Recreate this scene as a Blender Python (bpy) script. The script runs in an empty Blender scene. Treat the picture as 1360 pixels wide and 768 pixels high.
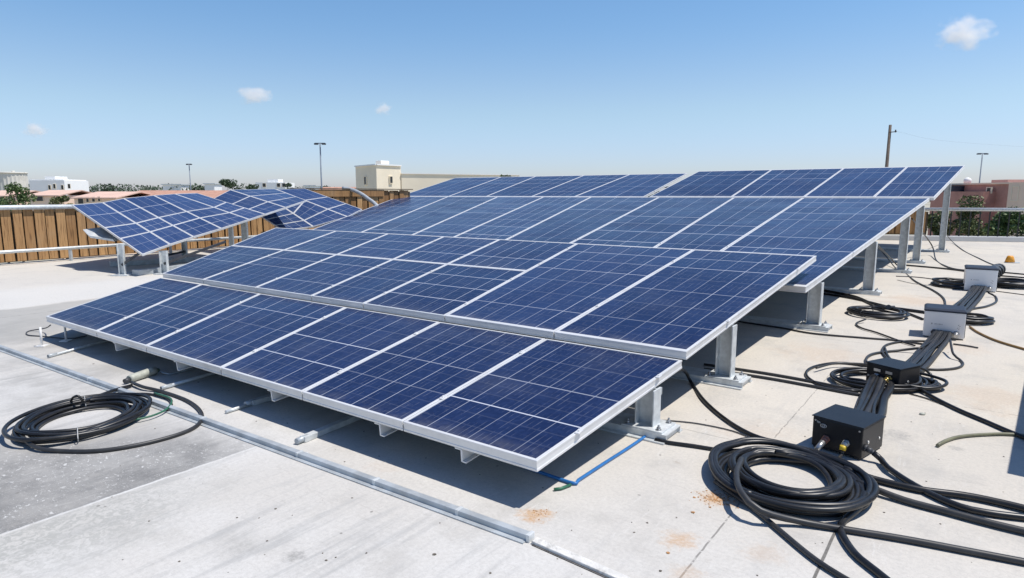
import bpy, bmesh, math, random
from mathutils import Vector, Matrix

random.seed(7)
rad = math.radians
scene = bpy.context.scene
COL = scene.collection

# ---------------------------------------------------------------- camera, sky, sun, exposure
PW, PH, F, HOR, CAMH = 1360.0, 768.0, 850.0, 258.0, 1.7
PITCH = math.atan((PH / 2 - HOR) / F)
camd = bpy.data.cameras.new("camera")
cam = bpy.data.objects.new("camera", camd)
COL.objects.link(cam)
cam.location = (0, 0, CAMH)
cam.rotation_euler = (rad(90) - PITCH, 0, 0)
camd.sensor_width = 36
camd.lens = F / PW * 36
camd.clip_start = 0.05
camd.clip_end = 20000
scene.camera = cam

SUN_EL, SUN_AZ = 66.0, 99.0          # azimuth clockwise from +Y
world = bpy.data.worlds.new("World")
scene.world = world
world.use_nodes = True
wn = world.node_tree.nodes
wl = world.node_tree.links
sky = wn.new("ShaderNodeTexSky")
sky.sky_type = 'NISHITA'
sky.sun_disc = False
sky.sun_elevation = rad(SUN_EL)
sky.sun_rotation = rad(SUN_AZ)
sky.altitude = 0
sky.air_density = 1.0
sky.dust_density = 0.6
sky.ozone_density = 2.2
bg = wn["Background"]
bg.inputs[1].default_value = 0.14
# clearer, bluer air than the default model: tint by elevation above the horizon
_tc = wn.new("ShaderNodeTexCoord")
_sep = wn.new("ShaderNodeSeparateXYZ")
wl.new(_tc.outputs['Generated'], _sep.inputs[0])
_cr = wn.new("ShaderNodeValToRGB")
_cr.color_ramp.interpolation = 'EASE'
_els = [(0.0, (.80, .83, 1.10)), (0.04, (.80, .85, 1.08)), (0.13, (.90, .935, .98)), (0.27, (.74, .93, 1.04)), (0.5, (.42, .58, .76)), (1.0, (.36, .50, .70))]
_e = _cr.color_ramp.elements
while len(_e) < len(_els): _e.new(0.5)
for _k, (_p, _c) in enumerate(_els):
    _e[_k].position = _p
    _e[_k].color = (*_c, 1)
wl.new(_sep.outputs[2], _cr.inputs[0])
_mx = wn.new("ShaderNodeMix"); _mx.data_type = 'RGBA'; _mx.blend_type = 'MULTIPLY'; _mx.inputs[0].default_value = 1
wl.new(sky.outputs[0], _mx.inputs[6]); wl.new(_cr.outputs[0], _mx.inputs[7])
wl.new(_mx.outputs[2], bg.inputs[0])
scene.cycles.volume_bounces = 8

sund = bpy.data.lights.new("sun", 'SUN')
sund.energy = 4.6
sund.angle = rad(0.5)
sund.color = (1.0, 0.95, 0.885)
sun = bpy.data.objects.new("sun", sund)
COL.objects.link(sun)
sdir = Vector((math.sin(rad(SUN_AZ)) * math.cos(rad(SUN_EL)), math.cos(rad(SUN_AZ)) * math.cos(rad(SUN_EL)), math.sin(rad(SUN_EL))))
sun.rotation_euler = sdir.to_track_quat('Z', 'Y').to_euler()

scene.view_settings.view_transform = 'Standard'
scene.view_settings.look = 'None'
scene.view_settings.gamma = 1
scene.view_settings.use_curve_mapping = False
scene.view_settings.exposure = 0.07

# ---------------------------------------------------------------- measuring helpers
AZ = rad(53.7)
V = Vector((math.cos(AZ), math.sin(AZ), 0))       # depth direction of the big array
U = Vector((-math.sin(AZ), math.cos(AZ), 0))      # row direction of the big array (to the left)
_fw = Vector((0, math.cos(PITCH), -math.sin(PITCH)))
_up = Vector((0, math.sin(PITCH), math.cos(PITCH)))
_o = Vector((0, 0, CAMH))


def ray(x, y):
    return Vector((1, 0, 0)) * ((x - PW / 2) / F) + _up * ((PH / 2 - y) / F) + _fw


def G(x, y, z=0.0):
    "ground point (or point at height z) measured in the photograph"
    d = ray(x, y)
    return _o + d * ((z - CAMH) / d.z)


def AT(x, y, Y):
    "point at distance Y from the camera plane"
    d = ray(x, y)
    return _o + d * (Y / d.y)


def UV(u, v, z=0.0):
    return U * u + V * v + Vector((0, 0, z))


def u_on_line(x, v, z):
    "u of the point on the level line (v, z) seen in photo column x"
    k = (x - PW / 2) / F
    # P.x = k * (depth along fw);  P = U*u + V*v + z
    a = U.x - k * (U.dot(_fw))
    b = k * ((V * v + Vector((0, 0, z - CAMH))).dot(_fw)) - V.x * v
    return b / a


def plane_hit(x, y, p0, n):
    d = ray(x, y)
    return _o + d * ((p0 - _o).dot(n) / d.dot(n))


# ---------------------------------------------------------------- object helpers
def link(o, parent=None):
    COL.objects.link(o)
    if parent:
        o.parent = parent
    return o


def tag(o, label=None, cat=None, group=None, kind=None):
    if label: o['label'] = label
    if cat: o['category'] = cat
    if group: o['group'] = group
    if kind: o['kind'] = kind
    return o


def thing(name, label, cat, loc=(0, 0, 0), group=None, rotz=0):
    o = bpy.data.objects.new(name, None)
    o.empty_display_size = 0.1
    o.location = loc
    o.rotation_euler = (0, 0, rotz)
    link(o)
    return tag(o, label, cat, group)


def build(name, bm, mat, parent=None, smooth=False, origin=None):
    """link bm (world coordinates) as one object; child meshes are re-based on the parent's position"""
    me = bpy.data.meshes.new(name)
    off = None
    if parent is not None:
        p = parent
        M = Matrix.Identity(4)
        chain = []
        while p:
            chain.append(p); p = p.parent
        for p in reversed(chain):
            M = M @ (Matrix.Translation(p.location) @ p.rotation_euler.to_matrix().to_4x4())
        bm.transform(M.inverted())
    elif origin is not None:
        bm.transform(Matrix.Translation(-Vector(origin)))
    bm.normal_update()
    bm.to_mesh(me)
    bm.free()
    if smooth:
        for p in me.polygons: p.use_smooth = True
    if isinstance(mat, (list, tuple)):
        for m in mat: me.materials.append(m)
    else:
        me.materials.append(mat)
    o = bpy.data.objects.new(name, me)
    if parent is None and origin is not None:
        o.location = origin
    return link(o, parent)


def box(bm, c, ax, ay, az, sx, sy, sz, bevel=0.0, mi=0):
    "box centred at c with half sizes sx sy sz along axes"
    c = Vector(c)
    vs = []
    for k in (-1, 1):
        for j in (-1, 1):
            for i in (-1, 1):
                vs.append(bm.verts.new(c + ax * (i * sx) + ay * (j * sy) + az * (k * sz)))
    fs = []
    for q in ((0, 2, 3, 1), (4, 5, 7, 6), (0, 1, 5, 4), (2, 6, 7, 3), (0, 4, 6, 2), (1, 3, 7, 5)):
        f = bm.faces.new([vs[i] for i in q]); f.material_index = mi
        fs.append(f)
    if ax.cross(ay).dot(az) < 0:
        bmesh.ops.reverse_faces(bm, faces=fs)
    if bevel > 0:
        es = list({e for f in fs for e in f.edges})
        bmesh.ops.bevel(bm, geom=es, offset=bevel, segments=2, affect='EDGES', profile=0.6)
    return fs


X, Y_, Z = Vector((1, 0, 0)), Vector((0, 1, 0)), Vector((0, 0, 1))


def beam(bm, a, b, w, h, up=Z, bevel=0.0):
    a, b = Vector(a), Vector(b)
    d = (b - a)
    L = d.length
    d.normalize()
    s = d.cross(up).normalized()
    t = s.cross(d).normalized()
    box(bm, (a + b) / 2, d, s, t, L / 2, w / 2, h / 2, bevel)


def spline(pts, step=0.03):
    P = [Vector(p) for p in pts]
    if len(P) == 2:
        return P
    Q = [P[0] * 2 - P[1]] + P + [P[-1] * 2 - P[-2]]
    out = []
    for i in range(1, len(Q) - 2):
        p0, p1, p2, p3 = Q[i - 1], Q[i], Q[i + 1], Q[i + 2]
        n = max(2, min(40, int((p2 - p1).length / step)))
        for k in range(n):
            t = k / n
            out.append(0.5 * ((2 * p1) + (p2 - p0) * t + (2 * p0 - 5 * p1 + 4 * p2 - p3) * t * t + (3 * p1 - p0 - 3 * p2 + p3) * t ** 3))
    out.append(P[-1])
    return out


def tube(bm, pts, r, n=8, cap=True, r2=None):
    pts = [Vector(p) for p in pts]
    q = [pts[0]]
    for p in pts[1:]:
        if (p - q[-1]).length > 1e-4: q.append(p)
    pts = q
    rings = []
    prev = None
    N = len(pts)
    for i, p in enumerate(pts):
        t = (pts[min(i + 1, N - 1)] - pts[max(i - 1, 0)]).normalized()
        if prev is None:
            s = t.cross(Z)
            if s.length < 1e-3: s = t.cross(X)
            s.normalize()
        else:
            s = prev - t * prev.dot(t)
            s.normalize()
        prev = s
        b = t.cross(s)
        rr = r if r2 is None else r + (r2 - r) * i / (N - 1)
        rings.append([bm.verts.new(p + (s * math.cos(2 * math.pi * k / n) + b * math.sin(2 * math.pi * k / n)) * rr) for k in range(n)])
    for a, b in zip(rings[:-1], rings[1:]):
        for k in range(n):
            f = bm.faces.new((a[k], a[(k + 1) % n], b[(k + 1) % n], b[k]))
            f.smooth = True
    if cap:
        bm.faces.new(list(reversed(rings[0])))
        bm.faces.new(rings[-1])


def cyl(bm, a, b, r, n=12, r2=None):
    tube(bm, [a, b], r, n, True, r2)


# ---------------------------------------------------------------- materials
def mat(name):
    m = bpy.data.materials.new(name)
    m.use_nodes = True
    nt = m.node_tree
    return m, nt, nt.nodes["Principled BSDF"]


class N:
    "small node builder"
    def __init__(s, nt): s.nt = nt
    def new(s, t, **kw):
        n = s.nt.nodes.new(t)
        for k, v in kw.items(): setattr(n, k, v)
        return n
    def put(s, sock, v):
        if v is None: return
        if hasattr(v, 'links'): s.nt.links.new(v, sock)
        elif isinstance(v, (tuple, list)) and len(v) == 3 and sock.type == 'RGBA': sock.default_value = (*v, 1)
        else: sock.default_value = v
    def math(s, op, a, b=None, c=None, clamp=False):
        n = s.new("ShaderNodeMath", operation=op, use_clamp=clamp)
        for i, v in enumerate((a, b, c)): s.put(n.inputs[i], v)
        return n.outputs[0]
    def noise(s, vec, scale, detail=4, rough=0.55, dist=0.0):
        n = s.new("ShaderNodeTexNoise")
        if vec is not None: s.put(n.inputs['Vector'], vec)
        n.inputs['Scale'].default_value = scale
        n.inputs['Detail'].default_value = detail
        n.inputs['Roughness'].default_value = rough
        n.inputs['Distortion'].default_value = dist
        return n.outputs['Fac']
    def ramp(s, fac, lo, hi, a=0.0, b=1.0, smooth=True):
        n = s.new("ShaderNodeMapRange", interpolation_type='SMOOTHSTEP' if smooth else 'LINEAR')
        s.put(n.inputs[0], fac)
        for i, v in ((1, lo), (2, hi), (3, a), (4, b)): s.put(n.inputs[i], v)
        return n.outputs[0]
    def mix(s, fac, a, b, mode='MIX'):
        n = s.new("ShaderNodeMix", data_type='RGBA', blend_type=mode)
        s.put(n.inputs[0], fac); s.put(n.inputs[6], a); s.put(n.inputs[7], b)
        return n.outputs[2]
    def combine(s, x, y, z=0.0):
        n = s.new("ShaderNodeCombineXYZ")
        for i, v in enumerate((x, y, z)): s.put(n.inputs[i], v)
        return n.outputs[0]
    def dot(s, vec, d):
        n = s.new("ShaderNodeVectorMath", operation='DOT_PRODUCT')
        s.put(n.inputs[0], vec); n.inputs[1].default_value = tuple(d)
        return n.outputs['Value']
    def bump(s, h, strength, dist):
        n = s.new("ShaderNodeBump")
        n.inputs['Strength'].default_value = strength
        n.inputs['Distance'].default_value = dist
        s.put(n.inputs['Height'], h)
        return n.outputs[0]


def simple(name, col, rough=0.6, metal=0.0, var=0.12, scale=8.0, bump=0.0, spec=None, bscale=None, dirt=None):
    m, nt, b = mat(name)
    g = N(nt)
    tc = g.new("ShaderNodeTexCoord").outputs['Object']
    f = g.noise(tc, scale, 5)
    lo = tuple(c * (1 - var) for c in col); hi = tuple(min(1, c * (1 + var)) for c in col)
    c = g.mix(g.ramp(f, 0.3, 0.7), lo, hi)
    if dirt:
        c = g.mix(g.ramp(g.noise(tc, scale * 0.6, 6, 0.65), 0.52, 0.72, 0, dirt[1]), c, dirt[0])
    nt.links.new(c, b.inputs['Base Color'])
    b.inputs['Roughness'].default_value = rough
    b.inputs['Metallic'].default_value = metal
    if spec is not None: b.inputs['Specular IOR Level'].default_value = spec
    if bump:
        nt.links.new(g.bump(g.noise(tc, bscale or scale * 6, 3), bump, 0.01), b.inputs['Normal'])
    return m


M = {}
M['frame'] = simple('anodised_frame', (0.74, 0.74, 0.735), 0.42, 0.25, 0.05, 5, dirt=((0.5, 0.48, 0.44), 0.35))
M['galv'] = simple('galvanised_steel', (0.62, 0.65, 0.655), 0.45, 0.25, 0.13, 14, dirt=((0.72, 0.73, 0.73), 0.5))
M['galv_dull'] = simple('dull_galvanised_rail', (0.46, 0.495, 0.515), 0.5, 0.3, 0.16, 7, dirt=((0.36, 0.35, 0.33), 0.5))
M['bolt'] = simple('zinc_bolt', (0.45, 0.46, 0.47), 0.35, 0.8, 0.1, 30)
M['white_metal'] = simple('white_painted_metal', (0.74, 0.735, 0.72), 0.45, 0.0, 0.05, 6, dirt=((0.5, 0.47, 0.42), 0.4))
M['backsheet'] = simple('panel_backsheet', (0.10, 0.105, 0.11), 0.6, 0, 0.06, 3)
M['rubber'] = simple('black_cable_rubber', (0.012, 0.0125, 0.014), 0.38, 0, 0.25, 9, dirt=((0.06, 0.056, 0.05), 0.4))
M['rubber_dusty'] = simple('dusty_grey_cable_rubber', (0.030, 0.031, 0.033), 0.45, 0, 0.2, 8, dirt=((0.08, 0.078, 0.072), 0.4))
M['sleeve'] = simple('grey_cable_sleeve', (0.024, 0.025, 0.028), 0.5, 0, 0.25, 7, 0.3, dirt=((0.06, 0.058, 0.055), 0.4))
M['black_box'] = simple('black_powder_coat', (0.008, 0.010, 0.014), 0.4, 0, 0.2, 6, 0.12, bscale=220, spec=0.35, dirt=((0.05, 0.05, 0.055), 0.25))
M['white_box'] = simple('white_plastic_housing', (0.91, 0.905, 0.89), 0.4, 0, 0.01, 4, dirt=((0.74, 0.72, 0.68), 0.25))
M['grey_lid'] = simple('slate_grey_lid', (0.026, 0.034, 0.052), 0.5, 0, 0.12, 5, spec=0.22)
M['dark_grey'] = simple('dark_grey_plastic', (0.05, 0.053, 0.06), 0.5, 0, 0.15, 9)
M['brass'] = simple('brass_fitting', (0.55, 0.40, 0.14), 0.35, 0.85, 0.15, 25)
M['copper'] = simple('reddish_gland', (0.36, 0.17, 0.13), 0.45, 0.4, 0.2, 25)
M['steel'] = simple('bright_steel_fitting', (0.62, 0.63, 0.63), 0.3, 0.8, 0.1, 25)
M['yellow'] = simple('yellow_plastic', (0.65, 0.45, 0.03), 0.45, 0, 0.1, 12)
M['orange'] = simple('orange_plastic', (0.75, 0.33, 0.03), 0.5, 0, 0.1, 12)
M['blue_hose'] = simple('blue_hose_plastic', (0.025, 0.15, 0.40), 0.35, 0, 0.12, 10)
M['green'] = simple('green_cable', (0.03, 0.13, 0.075), 0.45, 0, 0.15, 10)
M['brown_cable'] = simple('ochre_cable', (0.27, 0.16, 0.05), 0.5, 0, 0.15, 10)
M['olive_cable'] = simple('olive_grey_cable', (0.17, 0.17, 0.11), 0.55, 0, 0.25, 6)
M['tie'] = simple('grey_cable_tie', (0.42, 0.42, 0.41), 0.5, 0, 0.1, 20)
M['pale_plug'] = simple('pale_grey_plug', (0.42, 0.43, 0.37), 0.55, 0, 0.15, 18)
M['cream'] = simple('cream_render', (0.86, 0.76, 0.59), 0.85, 0, 0.05, 0.4)
M['pink_render'] = simple('pinkish_render', (0.66, 0.46, 0.37), 0.85, 0, 0.08, 0.3)
M['pale_wall'] = simple('pale_peach_wall', (0.86, 0.67, 0.52), 0.85, 0, 0.05, 0.4)
M['terracotta'] = simple('terracotta_roof', (0.48, 0.27, 0.19), 0.8, 0, 0.15, 1.5)
M['white_render'] = simple('white_render', (0.85, 0.85, 0.83), 0.8, 0, 0.02, 0.3)
M['far_brick'] = simple('brownish_pink_brick', (0.46, 0.235, 0.19), 0.85, 0, 0.14, 1.2)
M['dark_glass'] = simple('dark_window_glass', (0.03, 0.035, 0.04), 0.15, 0, 0.2, 1)
M['pole'] = simple('grey_lamp_pole', (0.20, 0.24, 0.29), 0.6, 0.2, 0.1, 2)
M['pole_wood'] = simple('weathered_pole_wood', (0.13, 0.10, 0.08), 0.85, 0, 0.2, 3)
M['iron'] = simple('dark_iron', (0.02, 0.022, 0.022), 0.5, 0.3, 0.2, 6)
M['bark'] = simple('bark', (0.10, 0.075, 0.05), 0.9, 0, 0.3, 4)
M['beige_metal'] = simple('beige_ribbed_cladding', (0.64, 0.61, 0.54), 0.7, 0, 0.08, 0.5)
M['parapet'] = simple('white_coated_parapet', (0.66, 0.655, 0.64), 0.8, 0, 0.06, 1.5, dirt=((0.45, 0.44, 0.42), 0.4))
M['strip'] = simple('grimy_concrete_strip', (0.64, 0.63, 0.60), 0.85, 0, 0.1, 20, 0.4, dirt=((0.22, 0.21, 0.19), 0.6))
M['grime'] = simple('dark_grime', (0.12, 0.11, 0.10), 0.9, 0, 0.4, 30)
M['ground'] = simple('town_ground', (0.36, 0.34, 0.27), 0.95, 0, 0.3, 0.03)


def wood_mat():
    m, nt, b = mat('weathered_fence_boards')
    g = N(nt)
    geo = g.new("ShaderNodeNewGeometry")
    pos = geo.outputs['Position']
    rnd = geo.outputs['Random Per Island']
    sep = g.new("ShaderNodeSeparateXYZ"); g.put(sep.inputs[0], pos)
    grain = g.noise(g.combine(g.math('MULTIPLY', sep.outputs[0], 30), g.math('MULTIPLY', sep.outputs[1], 30), g.math('ADD', g.math('MULTIPLY', sep.outputs[2], 1.6), g.math('MULTIPLY', rnd, 40))), 1.0, 5, 0.6, 0.4)
    c = g.mix(rnd, (0.25, 0.125, 0.045), (0.56, 0.335, 0.15))
    c = g.mix(g.ramp(grain, 0.45, 0.72), c, (0.16, 0.08, 0.03))
    c = g.mix(g.ramp(g.noise(pos, 1.1, 4), 0.5, 0.75, 0, 0.5), c, (0.42, 0.29, 0.17))
    nt.links.new(c, b.inputs['Base Color'])
    b.inputs['Roughness'].default_value = 0.8
    nt.links.new(g.bump(grain, 0.4, 0.01), b.inputs['Normal'])
    return m


M['wood'] = wood_mat()


def leaf_mat(name, a, b_, c_):
    m, nt, b = mat(name)
    g = N(nt)
    geo = g.new("ShaderNodeNewGeometry")
    c = g.mix(geo.outputs['Random Per Island'], a, b_)
    c = g.mix(g.ramp(g.noise(geo.outputs['Position'], 0.7, 3), 0.45, 0.7), c, c_)
    nt.links.new(c, b.inputs['Base Color'])
    b.inputs['Roughness'].default_value = 0.65
    b.inputs['Subsurface Weight'].default_value = 0
    return m


M['leaf'] = leaf_mat('green_leaves', (0.055, 0.10, 0.03), (0.11, 0.17, 0.05), (0.09, 0.125, 0.045))
M['leaf_dark'] = leaf_mat('dark_green_leaves', (0.035, 0.065, 0.03), (0.065, 0.105, 0.042), (0.05, 0.075, 0.035))
M['leaf_olive'] = leaf_mat('olive_leaves', (0.08, 0.11, 0.035), (0.15, 0.175, 0.06), (0.12, 0.12, 0.05))
M['leaf_far'] = leaf_mat('far_leaves', (0.055, 0.085, 0.05), (0.085, 0.125, 0.07), (0.07, 0.10, 0.065))


def glass_mat(name, ca, cb, wear):
    m, nt, b = mat(name)
    g = N(nt)
    uvn = g.new("ShaderNodeUVMap"); uvn.uv_map = "UVMap"
    sep = g.new("ShaderNodeSeparateXYZ"); g.put(sep.inputs[0], uvn.outputs[0])
    u, v = sep.outputs[0], sep.outputs[1]
    info = g.new("ShaderNodeObjectInfo").outputs['Random']
    geo = g.new("ShaderNodeNewGeometry").outputs['Position']
    # slightly wavering printed lines
    wob = g.math('MULTIPLY', g.math('SUBTRACT', g.noise(geo, 1.7, 2), 0.5), 0.05)
    uu = g.math('ADD', u, wob)

    def lines(c, width):
        fr = g.math('FRACT', g.math('ADD', c, 0.5))
        d = g.math('ABSOLUTE', g.math('SUBTRACT', fr, 0.5))
        return g.ramp(d, width, width * 1.7, 1.0, 0.0)

    def hashrow(c, seed):
        n = g.new("ShaderNodeTexWhiteNoise", noise_dimensions='2D')
        g.put(n.inputs['Vector'], g.combine(g.math('FLOOR', g.math('ADD', c, 0.5)), g.math('ADD', g.math('MULTIPLY', info, 91.0), seed)))
        return n.outputs['Value']
    lu = g.math('MULTIPLY', lines(uu, 0.012), g.ramp(hashrow(uu, 1.0), 0, 1, 0.3, 0.85))
    lv = g.math('MULTIPLY', lines(v, 0.010), g.ramp(hashrow(v, 5.0), 0.1, 0.9, 0.12, 0.95))
    # fine dashed busbars, three to a cell
    b3 = g.math('MULTIPLY', uu, 4.0)
    lb = lines(b3, 0.035)
    dash = g.ramp(g.noise(g.combine(g.math('MULTIPLY', g.math('FLOOR', g.math('ADD', b3, 0.5)), 7.3), g.math('MULTIPLY', v, 2.2), g.math('MULTIPLY', info, 50)), 1.0, 3, 0.7), 0.42, 0.66)
    lb = g.math('MULTIPLY', lb, g.math('MULTIPLY', dash, 0.19))
    vf = g.math('MULTIPLY', lines(g.math('MULTIPLY', v, 3.0), 0.03), 0.04)
    mask = g.math('MAXIMUM', g.math('MAXIMUM', lu, lv), g.math('MAXIMUM', lb, vf), clamp=True)
    # crystal flakes, cell to cell tint
    vor = g.new("ShaderNodeTexVoronoi"); vor.feature = 'F1'
    vor.inputs['Scale'].default_value = 34
    g.put(vor.inputs['Vector'], geo)
    fl = g.new("ShaderNodeSeparateColor"); g.put(fl.inputs[0], vor.outputs['Color'])
    cellr = g.new("ShaderNodeTexWhiteNoise", noise_dimensions='3D')
    g.put(cellr.inputs['Vector'], g.combine(g.math('FLOOR', u), g.math('FLOOR', v), g.math('MULTIPLY', info, 77.0)))
    t = g.math('ADD', g.math('MULTIPLY', fl.outputs[0], 0.35), g.math('ADD', g.math('MULTIPLY', cellr.outputs['Value'], 0.3), g.math('MULTIPLY', info, 0.45)))
    col = g.mix(g.ramp(t, 0.1, 1.0), ca, cb)
    # dust film and specks
    dust = g.ramp(g.noise(geo, 1.1, 6, 0.62), 0.48, 0.8, 0.0, wear)
    specks = g.ramp(g.noise(geo, 70, 2, 0.5), 0.68, 0.78, 0.0, 0.16)
    col = g.mix(g.math('ADD', dust, g.math('MULTIPLY', specks, g.ramp(g.noise(geo, 2.3, 3), 0.45, 0.7))), col, (0.26, 0.28, 0.33))
    # dried water marks: pale rims of old puddles, thicker film along the lower edge
    wm = g.noise(geo, 2.6, 5, 0.6, 0.8)
    rim = g.ramp(g.math('ABSOLUTE', g.math('SUBTRACT', wm, 0.52)), 0.0, 0.012, 0.10, 0.0)
    rim = g.math('MULTIPLY', rim, g.ramp(g.noise(geo, 0.9, 3), 0.48, 0.6))
    lowf = g.math('MULTIPLY', g.ramp(v, 0.35, 0.0, 0.0, 0.16), g.ramp(g.noise(geo, 6.0, 4, 0.7), 0.35, 0.65))
    col = g.mix(g.math('MAXIMUM', rim, lowf), col, (0.34, 0.33, 0.32))
    col = g.mix(mask, col, (0.52, 0.55, 0.62))
    nt.links.new(col, b.inputs['Base Color'])
    b.inputs['Roughness'].default_value = 0.6
    b.inputs['Specular IOR Level'].default_value = 0.0
    nrm = g.bump(g.noise(geo, 1.4, 2), 0.10, 0.02)
    fr = g.new("ShaderNodeFresnel"); fr.inputs['IOR'].default_value = 1.30
    gl = g.new("ShaderNodeBsdfGlossy")
    gl.inputs['Color'].default_value = (0.86, 0.92, 1.0, 1)
    g.put(gl.inputs['Roughness'], g.ramp(g.noise(geo, 2.0, 4), 0.3, 0.7, 0.12, 0.28))
    g.put(gl.inputs['Normal'], nrm)
    ms = g.new("ShaderNodeMixShader")
    smear = g.ramp(g.noise(geo, 0.8, 4, 0.6), 0.3, 0.7, 0.42, 0.62)
    g.put(ms.inputs[0], g.math('MULTIPLY', fr.outputs[0], smear))
    nt.links.new(b.outputs[0], ms.inputs[1]); nt.links.new(gl.outputs[0], ms.inputs[2])
    nt.links.new(ms.outputs[0], nt.nodes["Material Output"].inputs['Surface'])
    return m


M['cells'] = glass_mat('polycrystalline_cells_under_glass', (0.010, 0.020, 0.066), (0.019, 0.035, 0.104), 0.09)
M['cells_pale'] = glass_mat('dusty_cells_sky_reflection_in_colour', (0.022, 0.046, 0.125), (0.038, 0.072, 0.175), 0.14)  # left tables: stronger sky reflection put into a paler cell colour, plus dust film


def roof_mat():
    m, nt, b = mat('weathered_concrete_roof')
    g = N(nt)
    pos = g.new("ShaderNodeNewGeometry").outputs['Position']
    u, v = g.dot(pos, U), g.dot(pos, V)
    uv = g.combine(u, v, 0.0)
    big = g.noise(uv, 0.35, 6, 0.6)
    mid = g.noise(uv, 1.7, 6, 0.65)
    fine = g.noise(uv, 45, 4, 0.7)
    grit = g.noise(uv, 160, 2, 0.6)
    warm = g.ramp(v, 2.2, 4.5)
    c = g.mix(warm, (0.60, 0.59, 0.565), (0.60, 0.555, 0.48))
    c = g.mix(g.ramp(big, 0.38, 0.62, 0, 0.6), c, (0.51, 0.48, 0.43))
    c = g.mix(g.ramp(mid, 0.48, 0.72, 0, 0.6), c, (0.40, 0.385, 0.355))
    # trowel streaks along the rows, strongest in the near bay
    st = g.noise(g.combine(g.math('MULTIPLY', u, 0.35), g.math('MULTIPLY', v, 7.0), 3.0), 1.6, 5, 0.65, 0.5)
    st2 = g.noise(g.combine(g.math('MULTIPLY', u, 4.0), g.math('MULTIPLY', v, 0.45), 8.0), 1.6, 5, 0.65, 0.5)
    c = g.mix(g.math('MULTIPLY', g.ramp(st2, 0.5, 0.72), g.ramp(v, 2.5, 2.1, 0.2, 0.7)), c, (0.37, 0.37, 0.36))
    # left hand side is greyer and dirtier
    left = g.ramp(g.math('ADD', u, g.math('MULTIPLY', g.math('SUBTRACT', big, 0.5), 3.0)), 3.6, 6.5)
    nearv = g.ramp(v, 4.4, 2.4)
    dirty = g.math('MULTIPLY', left, nearv)
    c = g.mix(g.math('MULTIPLY', dirty, g.ramp(mid, 0.35, 0.65, 0.12, 0.6)), c, (0.31, 0.305, 0.29))
    # far left bays: a grey bay, then a bright re-coated one
    us = g.math('ADD', u, g.math('MULTIPLY', g.math('SUBTRACT', g.noise(uv, 1.3, 4), 0.5), 0.5))
    bay = g.math('MULTIPLY', g.ramp(us, 8.8, 9.6), g.ramp(us, 11.55, 11.75, 1, 0))
    c = g.mix(g.math('MULTIPLY', bay, g.ramp(v, 6.0, 4.2, 0, 0.6)), c, (0.30, 0.30, 0.285))
    c = g.mix(g.math('MULTIPLY', g.ramp(us, 11.6, 11.8), g.ramp(us, 13.6, 14.4, 0.75, 0.3)), c, (0.62, 0.61, 0.58))
    # brush-marked wear with long streaks in the near bays
    sk = g.noise(g.combine(g.math('MULTIPLY', u, 9.0), g.math('MULTIPLY', v, 0.6), 4.0), 1.5, 6, 0.7, 0.6)
    c = g.mix(g.math('MULTIPLY', g.ramp(sk, 0.5, 0.68), g.math('MULTIPLY', g.ramp(v, 2.6, 2.0), g.ramp(mid, 0.38, 0.6, 0.1, 0.65))), c, (0.36, 0.36, 0.35))
    # dark damp-looking weathered bay beside the seam at u = 3.86
    edge = g.ramp(u, 3.855, 3.875)
    fade = g.ramp(g.math('ADD', g.math('ADD', u, g.math('MULTIPLY', v, 0.55)), g.math('MULTIPLY', g.math('SUBTRACT', mid, 0.5), 1.5)), 6.6, 5.3)
    fadev = g.ramp(g.math('ADD', v, g.math('MULTIPLY', g.math('SUBTRACT', mid, 0.5), 1.2)), 2.6, 1.9)
    dark = g.math('MULTIPLY', edge, g.math('MULTIPLY', fade, fadev))
    c = g.mix(g.math('MULTIPLY', dark, g.ramp(g.noise(uv, 2.6, 6, 0.7), 0.3, 0.66, 0.95, 0.55)), c, (0.16, 0.16, 0.158))
    # pale flecks inside it
    fleck = g.ramp(g.noise(g.combine(g.math('MULTIPLY', u, 30), g.math('MULTIPLY', v, 46)), 1.0, 4, 0.65, 0.6), 0.58, 0.66)
    fleck = g.math('MULTIPLY', fleck, g.ramp(g.noise(uv, 3.2, 4, 0.7), 0.40, 0.56))
    fleck2 = g.ramp(g.noise(uv, 95, 3, 0.7), 0.6, 0.7)
    c = g.mix(g.math('MULTIPLY', g.math('MAXIMUM', fleck, g.math('MULTIPLY', fleck2, 0.8)), g.math('MULTIPLY', dark, 0.95)), c, (0.66, 0.66, 0.64))
    # mottled strip on the near side of the seam
    strip = g.math('MULTIPLY', g.ramp(u, 3.86, 3.83), g.ramp(g.math('ADD', u, g.math('MULTIPLY', mid, 0.6)), 3.35, 3.95))
    strip = g.math('MULTIPLY', strip, g.ramp(v, 2.2, 1.2))
    c = g.mix(g.math('MULTIPLY', strip, g.ramp(g.noise(uv, 26, 3, 0.6, 1.2), 0.42, 0.6, 0.3, 0.9)), c, (0.36, 0.36, 0.335))
    # seam ridge
    def lineu(u0, w, v0, v1, k):
        d = g.math('ABSOLUTE', g.math('SUBTRACT', u, g.math('ADD', u0, g.math('MULTIPLY', g.math('SUBTRACT', g.noise(uv, 9, 4), 0.5), k))))
        a = g.ramp(d, w * 0.6, w, 1, 0)
        a = g.math('MULTIPLY', a, g.math('MULTIPLY', g.ramp(v, v0 - 0.05, v0), g.ramp(v, v1, v1 + 0.05, 1, 0)))
        return a
    seam = lineu(3.862, 0.013, -3, 2.3, 0.03)
    c = g.mix(g.math('MULTIPLY', seam, g.ramp(mid, 0.35, 0.6, 0.25, 0.9)), c, (0.62, 0.62, 0.60))
    # hairline cracks and saw-cut joints
    broke = g.ramp(g.noise(uv, 14, 3, 0.7), 0.36, 0.5)
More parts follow.
